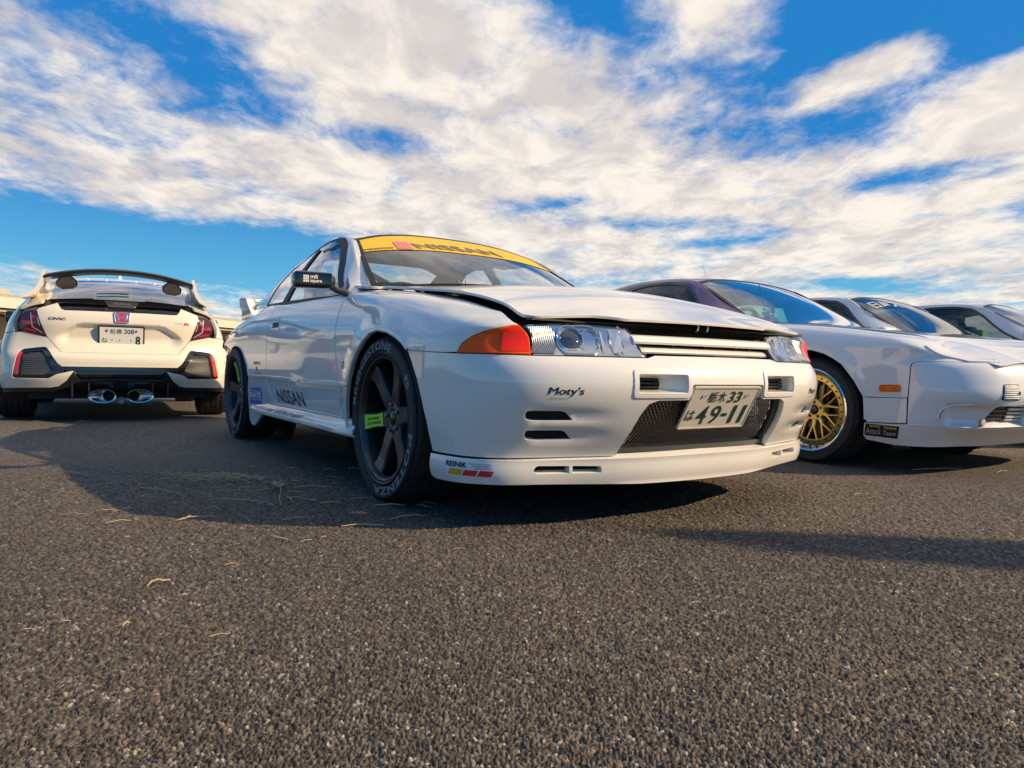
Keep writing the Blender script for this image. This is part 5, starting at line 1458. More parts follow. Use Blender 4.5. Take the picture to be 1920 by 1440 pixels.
    for s in both:
        G = side(s)
        gl = [(-.72, .03), (-.86, .30), (-1.02, .55), (-1.17, .74), (-1.32, .86), (-1.50, .885), (-1.75, .875), (-1.92, .83), (-1.95, .70), (-1.90, .03)]
        qg = [(-1.99, .03), (-2.03, .70), (-2.06, .80), (-2.25, .72), (-2.45, .40), (-2.55, .03)]
        sh = panel('cabin_side', G, YS_OUT, [(-.58, -.05), (-.58, 1.0), (-.80, 1.0), (-1.2, 1.0), (-2.0, 1.0), (-2.6, 1.0), (-3.2, 1.0), (-3.25, -.05), (-2.0, -.05)],
                   [[(-.70, .02), (-.86, .33), (-1.02, .58), (-1.17, .77), (-1.32, .885), (-1.50, .91), (-1.78, .90), (-2.06, .83), (-2.27, .73), (-2.47, .40), (-2.58, .02)]], roofm, car, step=.07, thick=.02)
        panel('window_frame', G, YS_OUT, [(-.66, .0), (-.84, .35), (-1.01, .61), (-1.16, .80), (-1.31, .915), (-1.50, .94), (-1.79, .93), (-2.08, .86), (-2.30, .75), (-2.50, .41), (-2.62, .0)], [gl, qg], SATIN, sh, step=.06, thick=.012, lift=.003)
        panel('door_glass', G, YS_OUT, gl, m=GLASSD if detail else GLASST, parent=sh, step=.08, lift=-.004, rim=False)
        panel('quarter_glass', G, YS_OUT, qg, m=GLASSD, parent=sh, step=.08, rim=False)
        b = MB(); b.box((-.62, s * .86, mirror_z), (.10, .18, .12), bev=.035); b.box((-.66, s * .78, .80), (.05, .08, .05)); b.build('door_mirror', body, car, smooth=45)
    wtop = lambda u: float(np.interp(abs(u), [0, .4, .7, 1], [-1.285, -1.275, -1.25, -1.205]))
    wbot = lambda u: float(np.interp(abs(u), [0, .4, .7, 1], [-.46, -.475, -.52, -.60]))
    us = np.linspace(-.95, .95, 17)
    ws = panel('windscreen', across.screen, YS_OUT, [(u, wbot(u)) for u in us] + [(u, wtop(u)) for u in us[::-1]], m=glass_m, parent=car, step=.06, rim=False)
    uo = np.linspace(-.985, .985, 17)
    panel('windscreen_seal', across.screen, YS_OUT, [(u, wbot(u) + .05) for u in uo] + [(u, wtop(u) - .018) for u in uo[::-1]], [[(u * .985, wbot(u) - .02) for u in us] + [(u * .985, wtop(u) + .012) for u in us[::-1]]], SEAL, ws, step=.05, lift=.003, thick=.005)
    panel('roof', across, YS_OUT, [(u, wtop(u) - .02) for u in np.linspace(-1, 1, 13)] + [(1, -2.3), (0, -2.25), (-1, -2.3)], m=roofm, parent=car, step=.08, thick=.02)
    for s in both:
        panel('screen_pillar', across, YS_OUT, [(s * .975, -.55), (s, -.55), (s, -1.25), (s * .975, -1.24)], m=roofm, parent=car, step=.04, lift=.002, thick=.01)
        panel('rear_pillar', across, YS_OUT, [(s * .85, -2.31), (s, -2.31), (s, -3.2), (s * .88, -3.2)], m=roofm, parent=car, step=.08, thick=.01)
    panel('rear_screen', across, YS_OUT, [(-.87, -2.28), (0, -2.26), (.87, -2.28), (.9, -3.2), (-.9, -3.2)], m=GLASST, parent=car, step=.1, rim=False)
    panel('headlining', across, YS_OUT, [(-.97, -1.3), (0, -1.34), (.97, -1.3), (.97, -2.3), (-.97, -2.3)], m=CLOTH, parent=car, step=.1, lift=-.03, rim=False)
    b = MB(); b.box((-3.36, 0, .87), (.5, 1.2, .05), bev=.02); b.build('tail_deck', body, car, smooth=40)
    cab = empty('cabin', parent=car)
    b = MB(); b.box((-.75, 0, .74), (.42, 1.30, .14), bev=.04); b.box((-1.6, 0, .40), (1.9, 1.35, .04)); b.build('dashboard', CLOTH, cab, smooth=40)
    for s in both:
        b = MB(); b.box((-1.42, s * .34, .50), (.5, .46, .16), bev=.05); b.box((-1.70, s * .34, .76), (.14, .44, .52), Matrix.Rotation(math.radians(-18), 3, 'Y'), bev=.05); b.box((-1.76, s * .34, 1.06), (.09, .24, .15), bev=.03); b.build('seat', SEATC, cab, smooth=45)
    b = MB(); a_ = np.linspace(0, 2 * math.pi, 25)
    b.tube([(-.98 + .06 * math.sin(a), -.34 + .175 * math.cos(a), .82 + .16 * math.sin(a)) for a in a_], .014, 8, False); b.tube([(-1.0, -.50, .82), (-.95, -.34, .82), (-1.0, -.18, .82)], .012, 6); b.build('steering_wheel', BLACK, cab, smooth=50)
    R, rim, wd = .305, .235, .215
    for i, (x, s) in enumerate(((0, -1), (0, 1), (-2.475, -1), (-2.475, 1))):
        wh = mesh_wheel(car, R, rim, wd, full=(detail and i == 0))
        wh.location = (x, s * .735, R)
        if s > 0: wh.rotation_euler = (0, 0, math.pi)
    if extras: extras(car, cab, ws, bump, side, across, wtop)
    return car

def extras2(car, cab, ws, bump, side, across, wtop):
    # green folding shade behind the screen, charm hanging from the mirror
    sun_green = mat('green_shade_panel', (.16, .62, .36), .5)
    b = MB(); b.add([(-1.04, .28, .855), (-1.04, -.30, .855), (-1.10, -.38, 1.00), (-1.12, -.10, 1.035), (-1.12, .28, 1.03), (-1.055, .28, .855), (-1.055, -.30, .855), (-1.115, -.38, 1.00), (-1.135, -.10, 1.035), (-1.135, .28, 1.03)],
                    [(0, 1, 2, 3, 4), (9, 8, 7, 6, 5), (0, 5, 6, 1), (1, 6, 7, 2), (2, 7, 8, 3), (3, 8, 9, 4), (4, 9, 5, 0)])
    b.build('green_panel', sun_green, cab)
    b = MB(); b.tube([(-1.12, .0, 1.20), (-1.08, .0, 1.12), (-1.04, 0, 1.06)], .003, 6)
    random.seed(3)
    for k in range(22):
        a = random.random() * 6.28; r = random.random() * .045; z = 1.04 - random.random() * .10
        b.box((-1.02 + r * math.cos(a), r * math.sin(a), z), (.02, .02, .022), Matrix.Rotation(a, 3, 'Z'), bev=.004)
    b.build('hanging_charm', mat('charm_leaf', (.07, .08, .09), .6), cab)
    b = MB(); b.box((-.98, -.04, .87), (.10, .16, .16), bev=.05); b.box((-.98, .09, .83), (.10, .14, .08), bev=.03); b.build('meter_pod', CLOTH, cab, smooth=45)
    # event sticker on the skirt corner
    B, OUT = YSB, YS_OUT
    st = panel('event_sticker', B, OUT, [(-1.212, .254), (-1.040, .250), (-1.054, .184), (-1.226, .191)], m=mat('sticker_black', (.015, .015, .018), .35), parent=bump, step=.04, lift=.0016, rim=False)
    yl = mat('sticker_yellow', (.72, .55, .04), .5); gw = mat('sticker_silver', (.5, .5, .5), .5)
    lettering('event_lettering', 'Sparkle', B, OUT, [(-1.195, .236), (-1.135, .234), (-1.135, .248), (-1.195, .250)], yl, bump, lift=.003, bold=.02, shear=.3)
    lettering('event_lettering', 'Yokohama', B, OUT, [(-1.118, .233), (-1.055, .232), (-1.055, .246), (-1.118, .247)], yl, bump, lift=.003, bold=.02, shear=.3)
    lettering('event_lettering', 'Attack', B, OUT, [(-1.218, .200), (-1.135, .200), (-1.135, .232), (-1.215, .230)], gw, bump, lift=.003, shear=.3)
    lettering('event_lettering', 'Team', B, OUT, [(-1.125, .199), (-1.062, .198), (-1.058, .222), (-1.122, .224)], gw, bump, lift=.003, shear=.3)
    b = MB(); b.tube([(-1.9, .25, 1.27), (-1.98, .25, 1.48)], .0013, 6); b.build('roof_aerial', SATIN, car)
CAR2 = popup_coupe('popup_lamp_coupe', 'white coupe with purple roof and gold mesh wheel, right next to the nearest car', (-1.0487465354714163, 2.4687226472582395, 4.545054593045065), WHITE, PURPLE, YS_GH, GLASSB, extras=extras2)

def extras3(car, cab, ws, bump, side, across, wtop):
    def WB(u, v):
        u = np.atleast_1d(np.asarray(u, float)); v = np.atleast_1d(np.asarray(v, float))
        t = np.array([wtop(q) for q in u]); return across.screen(u, t + .26 - v * .17)
    for k, ch in enumerate('日産ス'):
        u0 = -.72 + k * .30
        lettering('strip_lettering', ch, WB, YS_OUT, [(u0, .12), (u0 + .26, .12), (u0 + .26, .80), (u0, .80)], mat('pale_print', (.42, .42, .45), .5), ws, lift=.003, bold=.03)
    b = MB(); b.add([(-1.20, -.46, 1.03), (-1.20, .10, 1.10), (-1.24, .10, 1.07), (-1.24, -.46, .96)], [(0, 1, 2, 3)]); b.build('sun_visor', mat('visor_cream', (.5, .47, .36), .8), cab)
    b = MB(); b.box((-1.5, .42, .98), (.16, .40, .14), bev=.04); b.build('headrest_pad', mat('mauve_pad', (.38, .24, .26), .8), cab, smooth=40)
    b = MB(); b.box((-.56, -.52, .865), (.05, .12, .02)); b.build('dash_card', PLATEW, car)
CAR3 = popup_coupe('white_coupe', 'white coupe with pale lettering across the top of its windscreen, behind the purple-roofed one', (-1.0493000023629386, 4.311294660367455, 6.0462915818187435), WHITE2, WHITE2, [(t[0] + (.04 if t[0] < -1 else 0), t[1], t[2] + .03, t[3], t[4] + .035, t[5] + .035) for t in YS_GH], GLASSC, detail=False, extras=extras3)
def extras4(car, cab, ws, bump, side, across, wtop):
    lg = mat('lime_seat_cover', (.30, .62, .06), .7)
    for y, z, w_ in ((-.30, 1.02, .34), (.30, 1.00, .34)):
        b = MB(); b.box((-1.62, y, z - .06), (.10, w_, .30), Matrix.Rotation(math.radians(-14), 3, 'Y'), bev=.03); b.build('seat_cover', lg, cab, smooth=40)
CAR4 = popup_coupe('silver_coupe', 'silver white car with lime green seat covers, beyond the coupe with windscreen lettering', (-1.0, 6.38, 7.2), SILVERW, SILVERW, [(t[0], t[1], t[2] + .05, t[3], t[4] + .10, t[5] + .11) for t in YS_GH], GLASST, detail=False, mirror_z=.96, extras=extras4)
# ---------------------------------------------------------------- the hatchback seen from behind
def build_hatch():
    car = empty('white_hatchback', (-3.33590386985474, 6.033041783298204, 0), 2.090157009263853)
    tag(car, 'pearl white hatchback seen from behind, tall black rear wing and twin centre exhausts', 'car')
    B, OUT = CVB, CV_OUT
    both = (-1, 1)
    S = lambda P, s=1: [(cvs(y) * s, z) for y, z in P]      # outline given as (y, z) on the tail
    HF = [(0, .467), (.436, .467), (.470, .496), (.523, .575), (.566, .622), (.59, .628), (.738, .608), (.764, .592), (.790, .372), (.780, .362), (.535, .362), (.475, .398), (.353, .430), (.362, .412), (.405, .345), (.462, .300), (.52, .290), (.80, .283)]
    half = S(HF) + [(1.05, .280), (1.16, .270), (1.165, .42), (1.19, .52), (1.25, .60), (1.32, .65), (1.30, .70), (1.1, .735)] + S([(.80, .742), (.745, .748), (.576, .708), (.559, .697), (.51, .640), (.452, .583), (0, .581)])
    bump = panel('rear_bumper', B, OUT, half + M2(half, -1)[::-1][1:-1], m=CREAM, parent=car, step=.03, thick=.03)
    arc = [(1.165, .42), (1.19, .52), (1.25, .60), (1.34, .655), (1.44, .68), (1.55, .68), (1.66, .65), (1.76, .58), (1.82, .48), (1.845, .36), (1.85, .28)]
    for s in both:
        fl = [(1.10, .742), (1.31, .705), (1.335, .662)] + arc[4:] + [(2.2, .26), (3.75, .26), (3.8, .45), (3.95, .62), (4.2, .66), (4.45, .6), (4.6, .5), (5.4, .55), (5.4, .85), (4.6, .86), (4.2, .90), (3.6, .97), (2.6, .985), (1.6, .99), (1.15, .985), (.97, .955), (.93, .92), (.915, .83), (.87, .75)]
        panel('flank', B, OUT, M2(fl, s), m=CREAM, parent=car, step=.07, thick=.03)
        b = MB(); q = offset(B, .0, OUT)(s * np.array([a[0] for a in arc]), np.array([a[1] for a in arc])); b.tube(q, .014, 8, False); b.build('arch_flare', CREAM, bump, smooth=60)
        # dark corner vents with honeycomb and upright reflector
        ins = S([(.436, .467), (.470, .496), (.523, .575), (.566, .622), (.59, .628), (.738, .608), (.764, .592), (.790, .372), (.780, .362), (.535, .362), (.475, .398), (.42, .42)], s)
        v = panel('corner_vent', B, OUT, ins, m=SATIN, parent=bump, step=.03, lift=-.028, rim=False)
        panel('vent_frame', B, OUT, ins, [S([(.56, .565), (.60, .600), (.725, .585), (.742, .41), (.735, .388), (.57, .388), (.50, .44)], s)], GLOSSB, bump, step=.03, lift=-.008, thick=.016)
        mb = MB(); VF = offset(B, -.020, OUT); inner = S([(.56, .565), (.60, .600), (.725, .585), (.742, .41), (.735, .388), (.57, .388), (.50, .44)], s)
        P = 0.019
        for i in range(-2, 20):
            for j in range(-2, 16):
                cx = .48 + P * 1.0 * (i + .5 * (j % 2)); cz = .38 + P * .87 * j
                if not inpoly(np.array([[cvs(cx) * s, cz]]), inner)[0]: continue
                a = np.radians(np.arange(6) * 60 + 30); u = np.array([cvs(cx + P * .577 * math.cos(t)) * s for t in a]); w = cz + P * .577 * np.sin(a)
                Q = VF(u[:4], w[:4]); mb.tube(Q, .0021, 3, False)
        if mb.V:
            o = mb.build('honeycomb', mat('mesh_grey', (.16, .16, .165), .45), bump); o['kind'] = 'stuff'
        panel('reflector', B, OUT, S(rpoly([(.742, .583), (.766, .588), (.787, .392), (.755, .390)], .006), s), m=REFRED, parent=bump, step=.03, lift=-.004, thick=.02)
        # lower gloss blade under the bumper corners
        panel('lower_blade', B, OUT, S([(.30, .33), (.352, .425), (.402, .34), (.46, .296), (.52, .286), (.80, .279)], s) + [(s * 1.05, .275), (s * 1.16, .264), (s * 1.16, .238), (s * 1.02, .240)] + S([(.76, .246), (.50, .252), (.42, .285), (.34, .325)], s), m=SATIN, parent=bump, step=.03, lift=-.006, thick=.05)
        # tail lamps
        lp = S([(.572, .714), (.655, .926), (.70, .921), (.757, .905), (.782, .880), (.786, .83), (.770, .765), (.755, .752)], s)
        lamp = panel('tail_lamp', B, OUT, lp, m=SMOKE, parent=car, step=.025, lift=.004, thick=.03)
        for nm, pts, mm in (('light_bar', [(.640, .745), (.652, .765), (.748, .785), (.742, .765)], REDL), ('light_bar', [(.668, .805), (.672, .835), (.765, .845), (.764, .818)], REDL), ('light_bar', [(.655, .862), (.660, .885), (.69, .885), (.685, .850)], REDL)):
            panel(nm, B, OUT, S(pts, s), m=mat('lit_red', (.40, .01, .03), .25, coat=1.), parent=lamp, step=.03, lift=.006, rim=False)
        for pts in ([(.690, .905), (.698, .905), (.682, .79), (.600, .738), (.598, .746), (.674, .796)], [(.615, .800), (.632, .868), (.640, .866), (.622, .798)]):
            panel('light_guide', B, OUT, S(pts, s), m=mat('guide_grey', (.34, .34, .36), .3, coat=.6), parent=lamp, step=.03, lift=.0068, rim=False)
        panel('lamp_arm', B, OUT, S([(.655, .930), (.668, .976), (.72, .955), (.775, .915), (.782, .890), (.758, .910), (.70, .926)], s), m=GREYLENS, parent=lamp, step=.03, lift=.004, thick=.02)
    # centre band and diffuser
    band = S([(0, .470), (.445, .470), (.40, .425), (.345, .43), (.30, .375), (0, .375)])
    panel('gloss_band', B, OUT, band + M2(band, -1)[::-1][1:-1], m=GLOSSB, parent=bump, step=.04, lift=-.020, rim=False)
    dif = S([(0, .372), (.30, .372), (.36, .335), (.44, .27), (.62, .235), (.62, .21), (0, .21)])
    panel('diffuser', B, OUT, dif + M2(dif, -1)[::-1][1:-1], m=SATIN, parent=bump, step=.05, lift=-.05, rim=False)
    lipd = S([(0, .352), (.33, .345), (.40, .30), (.40, .285), (.32, .33), (0, .336)])
    panel('diffuser_lip', B, OUT, lipd + M2(lipd, -1)[::-1][1:-1], m=GLOSSB, parent=bump, step=.04, lift=-.010, thick=.04)
    for y in (-.36, -.24, .24, .36):
        b = MB(); b.box((.12, y, .27), (.16, .012, .12)); b.build('diffuser_fin', SATIN, bump)
    # exhausts
    for s in both:
        ex = empty('exhaust_pipe', (0, 0, 0), parent=car)
        b = MB(); V = []; n = 40
        for x, k in ((.10, .9), (.03, 1.), (.022, 1.02), (.024, .90), (.08, .86)):
            V += [(x, s * .128 + s * .105 * k * math.cos(t) * (1.12 if math.cos(t) > 0 else .82), .219 + .058 * k * math.sin(t)) for t in np.linspace(0, 2 * math.pi, n, endpoint=False)]
        b.add(V, [(i * n + j, i * n + (j + 1) % n, (i + 1) * n + (j + 1) % n, (i + 1) * n + j) for i in range(4) for j in range(n)]); b.build('exhaust_surround', CHROME, ex, smooth=40)
        b = MB(); b.lathe([(.049, .12), (.049, .045), (.046, .040), (.043, .045), (.041, .12)], 36, axis='x', c=(0, s * .092, .222)); b.build('tailpipe', CHROME, ex, smooth=40)
        b = MB(); b.lathe([(0, .075), (.043, .075)], 24, axis='x', c=(0, s * .092, .222)); b.build('pipe_dark', VOID, ex)
        b = MB(); V = []; n = 40     # polished funnel from the oval rim in to the round pipe
        for k in range(7):
            w_ = k / 6; dep = .026 + .05 * math.sin(w_ * math.pi / 2)
            for t in np.linspace(0, 2 * math.pi, n, endpoint=False):
                oy = s * .128 + s * .105 * .90 * math.cos(t) * (1.12 if math.cos(t) > 0 else .82); oz = .219 + .058 * .90 * math.sin(t)
                iy = s * .092 + s * .049 * math.cos(t); iz = .222 + .049 * math.sin(t)
                V.append((dep, oy * (1 - w_) + iy * w_, oz * (1 - w_) + iz * w_))
        b.add(V, [(i * n + j, i * n + (j + 1) % n, (i + 1) * n + (j + 1) % n, (i + 1) * n + j) for i in range(6) for j in range(n)]); b.build('exhaust_funnel', mat('dim_chrome', (.50, .50, .51), .12, metal=1.), ex, smooth=60)
    b = MB(); b.lathe([(.034, .14), (.034, .06), (.030, .056), (.027, .06), (.027, .14)], 28, axis='x', c=(0, 0, .175)); b.lathe([(0, .09), (.027, .09)], 20, axis='x', c=(0, 0, .175)); b.build('centre_pipe', STEEL, car, smooth=40)
    # tailgate
    hg = S([(0, .586), (.450, .588), (.506, .645), (.555, .702), (.567, .716), (.610, .822), (.650, .930), (.645, .946), (.50, 1.0), (.482, .975), (.458, .945), (.43, .936), (.19, .939), (0, .939)])
    gate = panel('tailgate', B, OUT, hg + M2(hg, -1)[::-1][1:-1], m=CREAM, parent=car, step=.0125, thick=.02)
    lw = S([(0, .935), (.19, .935), (.43, .932), (.462, .943), (.486, .975), (.502, 1.005), (0, 1.005)])
    panel('lower_window', B, OUT, lw + M2(lw, -1)[::-1][1:-1], m=GLASSD, parent=gate, step=.05, lift=-.012, rim=False)
    bar = S([(0, 1.005), (.50, 1.003), (.645, .948), (.668, .978), (.53, 1.036), (.3, 1.044), (0, 1.046)])
    lb = panel('cross_bar', B, OUT, bar + M2(bar, -1)[::-1][1:-1], m=GLOSSB, parent=gate, step=.04, lift=.006, thick=.03)
    panel('brake_lamp', B, OUT, S([(-.10, .978), (.10, .978), (.135, 1.028), (-.135, 1.028)]), m=mat('brake_lamp_dark', (.05, .045, .05), .2, coat=1.), parent=gate, step=.04, lift=.014, thick=.02)
    for k in range(6):
        y = -.068 + k * .023
        panel('lamp_cell', B, OUT, S([(y, .996), (y + .018, .996), (y + .018, 1.012), (y, 1.012)]), m=GREYLENS, parent=gate, step=.05, lift=.0152, rim=False)
    # emblem, name, plate
    em = panel('emblem', B, OUT, S(rpoly([(-.049, .852), (.049, .852), (.058, .932), (-.058, .932)], .014)), m=RED, parent=gate, step=.015, lift=.006, thick=.008)
    panel('emblem_ring', B, OUT, S(rpoly([(-.054, .846), (.054, .846), (.064, .938), (-.064, .938)], .016)), [S(rpoly([(-.047, .854), (.047, .854), (.055, .930), (-.055, .930)], .012))], mat('satin_chrome', (.62, .61, .60), .3, metal=1.), em, step=.015, lift=.009, thick=.01)
    for s in both:
        panel('emblem_bar', B, OUT, S([(.022, .862), (.038, .862), (.045, .922), (.030, .922), (.024, .898), (.0, .898), (.0, .886), (.022, .886)], s), m=mat('satin_chrome', (.62, .61, .60)), parent=em, step=.02, lift=.009, thick=.003)
    rv = lambda y0, y1, z0, z1: S([(y0, z0), (y1, z0), (y1, z1), (y0, z1)])
    lettering('badge_lettering', 'CIVIC', B, OUT, rv(.556, .418, .852, .873), INK, gate, bold=.03, lift=.003)
    lettering('badge_lettering', 'TYPE', B, OUT, rv(-.425, -.490, .857, .868), GREYINK, gate, lift=.003)
    lettering('badge_lettering', 'R', B, OUT, rv(-.500, -.556, .847, .871), RED, gate, bold=.04, lift=.003, shear=.2)
    PF = planeF((.1, 0, .728), (0, -1, 0), np.array((-.05, 0, .158)) / .1657)
    # plate stands a little off the dished panel
    PF = planeF((.116, 0, .728), (0, -1, 0), (-.24, 0, .971)); po = facing((-.97, 0, -.24))
    fr = panel('number_plate', PF, po, rpoly([(-.176, -.092), (.176, -.092), (.176, .088), (-.176, .088)], .006), m=SATIN, parent=car, step=.06, thick=.022)
    panel('plate_face', PF, po, rpoly([(-.165, -.0825), (.165, -.0825), (.165, .0825), (-.165, .0825)], .005), m=mat('plate_clean', (.72, .71, .68), .35), parent=fr, step=.06, lift=.002, rim=False)
    def pt(tx, x0, x1, y0, y1, bold=.0): lettering('plate_characters', tx, PF, po, [(x0, y0), (x1, y0), (x1, y1), (x0, y1)], PLATEG, fr, lift=.0032, bold=bold)
    pt('船', -.088, -.046, .026, .068); pt('橋', -.040, .002, .026, .068); pt('308', .018, .094, .026, .068, .01)
    pt('ね', -.150, -.108, -.052, -.010); pt('8', .106, .144, -.070, .010, .03)
    for x in (-.074, -.016, .070): pt('・', x - .005, x + .005, -.036, -.024, .02)
    for x in (-.112, .112):
        b = MB(); c = PF(np.array([x]), np.array([.052]))[0]; b.lathe([(0, -.006), (.010, -.005), (.011, 0)], 14, axis='x', c=c); b.build('plate_bolt', STEEL, fr, smooth=40)
    # cabin shell and glass
    side, across = make_gh(CV_GH, 2.6)
    GO = CV_OUT
    gtop = lambda u: float(np.interp(abs(u), [0, .6, 1], [.86, .84, .76]))
    us = np.linspace(-.92, .92, 15)
    panel('rear_screen', across, GO, [(u, .235 - .03 * abs(u)) for u in us] + [(u, gtop(u)) for u in us[::-1]], m=glass('smoked_screen', (.14, .13, .15), 1.5), parent=gate, step=.06, rim=False)
    panel('roof', across, GO, [(u, gtop(u) + .012) for u in np.linspace(-1, 1, 13)] + [(1, 2.35), (0, 2.45), (-1, 2.35)], m=CREAM, parent=car, step=.08, thick=.02)
    panel('windscreen', across, GO, [(-.95, 2.40), (0, 2.5), (.95, 2.40), (.95, 3.2), (-.95, 3.2)], m=GLASST, parent=car, step=.1, rim=False)
    for s in both:
        panel('screen_edge', across, GO, [(s * .925, .255), (s, .22), (s, .76), (s * .925, .77)], m=CREAM, parent=car, step=.05, thick=.012)
        G = side(s)
        panel('cabin_side', G, GO, [(.20, -.02), (.16, 1), (.6, 1), (1.0, 1), (1.6, 1), (2.4, 1), (3.3, 1), (3.35, -.02)], [[(.85, .12), (1.0, .75), (1.2, .86), (1.9, .88), (2.3, .82), (2.8, .45), (3.0, .06), (1.8, .04)]], CREAM, car, step=.08, thick=.02)
        panel('side_glass', G, GO, [(.84, .11), (.99, .76), (1.2, .875), (1.9, .89), (2.31, .83), (2.81, .45), (3.02, .05), (1.8, .03)], m=GLASSD, parent=car, step=.1, lift=-.006, rim=False)
        b = MB(); b.box((2.75, s * 1.0, .99), (.12, .20, .14), bev=.04); b.box((2.78, s * .90, .95), (.06, .10, .04)); b.build('door_mirror', GLOSSB, car, smooth=45)
        # roof-corner pods with dark mouths
        pod = empty('roof_pod', parent=car)
        hx = [(.345, 1.222), (.352, 1.246), (.395, 1.283), (.478, 1.276), (.514, 1.226), (.514, 1.200)]
        b = MB(); n = 6
        V = [(.68, s * y, z) for y, z in hx] + [(.95, s * y * .98, z + .012) for y, z in hx]
        b.add(V, [(j, (j + 1) % n, n + (j + 1) % n, n + j) for j in range(n)] + [tuple(range(n, 2 * n))]); b.build('pod_shell', CREAM, pod)
        cy, cz = np.mean([p[0] for p in hx]), np.mean([p[1] for p in hx])
        b = MB(); b.add([(.677, s * (cy + (y - cy) * .86), z + (cz - z) * .14 - (.004 if z > cz else .012)) for y, z in hx], [tuple(range(6))]); b.build('pod_mouth', mat('pod_dark', (.035, .030, .020), .5), pod)
    for y in (-.29, -.13, .12, .27):
        b = MB(); z0 = float(across(np.array([y / .56]), np.array([.90]))[0, 2]); b.box((.92, y, z0 + .004), (.06, .020, .014), bev=.004); b.build('roof_vane', CREAM, car, smooth=40)
    b = MB(); b.add([(1.24, .018, 1.325), (1.24, -.018, 1.325), (1.44, -.03, 1.345), (1.44, .03, 1.345), (1.27, .004, 1.405), (1.27, -.004, 1.405), (1.30, -.004, 1.41), (1.30, .004, 1.41)], [(0, 1, 5, 4), (1, 2, 6, 5), (2, 3, 7, 6), (3, 0, 4, 7), (4, 5, 6, 7)]); b.build('fin_aerial', CREAM, car)
    b = MB(); q = across(np.array([-.10, .12, .34]), np.array([.33, .325, .30])); q[:, 2] += .014; b.tube(q, [.006, .005, .004], 8); b.build('rear_wiper', BLACK, gate, smooth=50)
    # rear wing
    wing = empty('rear_wing', parent=car)
    ys = np.linspace(-.572, .572, 33); V = []; n = 8
    prof = [(.0, .002), (.02, .016), (.08, .020), (.16, -.004), (.19, -.022), (.15, -.026), (.08, -.020), (.005, -.020)]
    for y in ys:
        t = abs(y) / .572
        z = 1.306 - .085 * t ** 2.2
        V += [(.20 + a, y, z + b_) for a, b_ in prof]
    b = MB(); b.add(V, [(i * n + j, i * n + (j + 1) % n, (i + 1) * n + (j + 1) % n, (i + 1) * n + j) for i in range(32) for j in range(n)] + [tuple(range(n)), tuple(range(32 * n, 33 * n))])
    b.build('wing_blade', SATIN, wing, smooth=40)
    for s in both:
        o_ = [(.562, 1.262), (.572, 1.276), (.584, 1.270), (.592, 1.235), (.606, 1.17), (.640, 1.105), (.676, 1.070), (.726, 1.046), (.724, 1.030), (.672, 1.040), (.625, 1.066), (.595, 1.112), (.578, 1.165), (.566, 1.22)]
        V = []
        for x, sh in ((.19, 0), (.21, 0), (.36, .0), (.42, -.01)):
            V += [(x + (z - 1.03) * (.10 if x < .2 else .04), s * y, z) for y, z in o_]
        n2 = len(o_)
        b = MB(); b.add(V, [(i * n2 + j, i * n2 + (j + 1) % n2, (i + 1) * n2 + (j + 1) % n2, (i + 1) * n2 + j) for i in range(3) for j in range(n2)] + [tuple(range(n2)), tuple(range(3 * n2, 4 * n2))])
        b.build('wing_end', CREAM, wing, smooth=35)
        lg = [(.562, 1.215), (.598, 1.18), (.640, 1.10), (.655, 1.02), (.548, 1.05), (.556, 1.10), (.574, 1.14)]
        V = [(.40, s * y, z) for y, z in lg] + [(.62, s * (y - .01), z - .0) for y, z in lg]; n3 = len(lg)
        b = MB(); b.add(V, [(j, (j + 1) % n3, n3 + (j + 1) % n3, n3 + j) for j in range(n3)] + [tuple(range(n3)), tuple(range(n3, 2 * n3))]); b.build('wing_leg', CREAM, wing, smooth=30)
    # bonnet, closing panels, underside, wheels
    b = MB(); b.box((3.6, 0, .86), (.9, 1.5, .10), bev=.04); b.build('bonnet', CREAM, car, smooth=40)
    b = MB(); b.box((2.0, 0, .24), (3.6, 1.35, .10)); b.box((.35, 0, .33), (.35, 1.3, .14)); b.build('underbody', UNDER, car)
    b = MB(); b.box((1.9, 0, .62), (2.6, 1.45, .04)); b.box((2.9, 0, .82), (.4, 1.4, .25)); b.build('cabin_floor', CLOTH, car)
    for s in both:
        b = MB(); b.box((1.75, s * .37, .82), (.14, .48, .62), Matrix.Rotation(math.radians(12), 3, 'Y'), bev=.05); b.box((1.66, s * .37, 1.18), (.10, .26, .17), bev=.03); b.build('seat', SEATC, car, smooth=45)
        for x in (.81, 3.51):
            wh = empty('wheel', parent=car); tyre_mesh('tyre', .325, .255, .25, wh)
            b = MB(); b.lathe(ring_prof(.255, .25), 48); b.build('rim_barrel', RIMD, wh, smooth=40)
            b = MB(); b.lathe([(0, -.09), (.25, -.105)], 32); b.build('wheel_face', RIMG, wh, smooth=30)
            wh.location = (x, s * .795, .325)
            if s > 0: wh.rotation_euler = (0, 0, math.pi)
            b = MB(); V = []; K = 18
            for i in range(K + 1):
                a = math.radians(-20 + 220 * i / K); V += [(x + .37 * math.cos(a), s * .90, max(.33 + .37 * math.sin(a), .2)), (x + .37 * math.cos(a), s * .5, max(.33 + .37 * math.sin(a), .2))]
            b.add(V, [(2 * i, 2 * i + 1, 2 * i + 3, 2 * i + 2) for i in range(K)]); b.build('arch_liner', UNDER, car)
    return car
CAR5 = build_hatch()
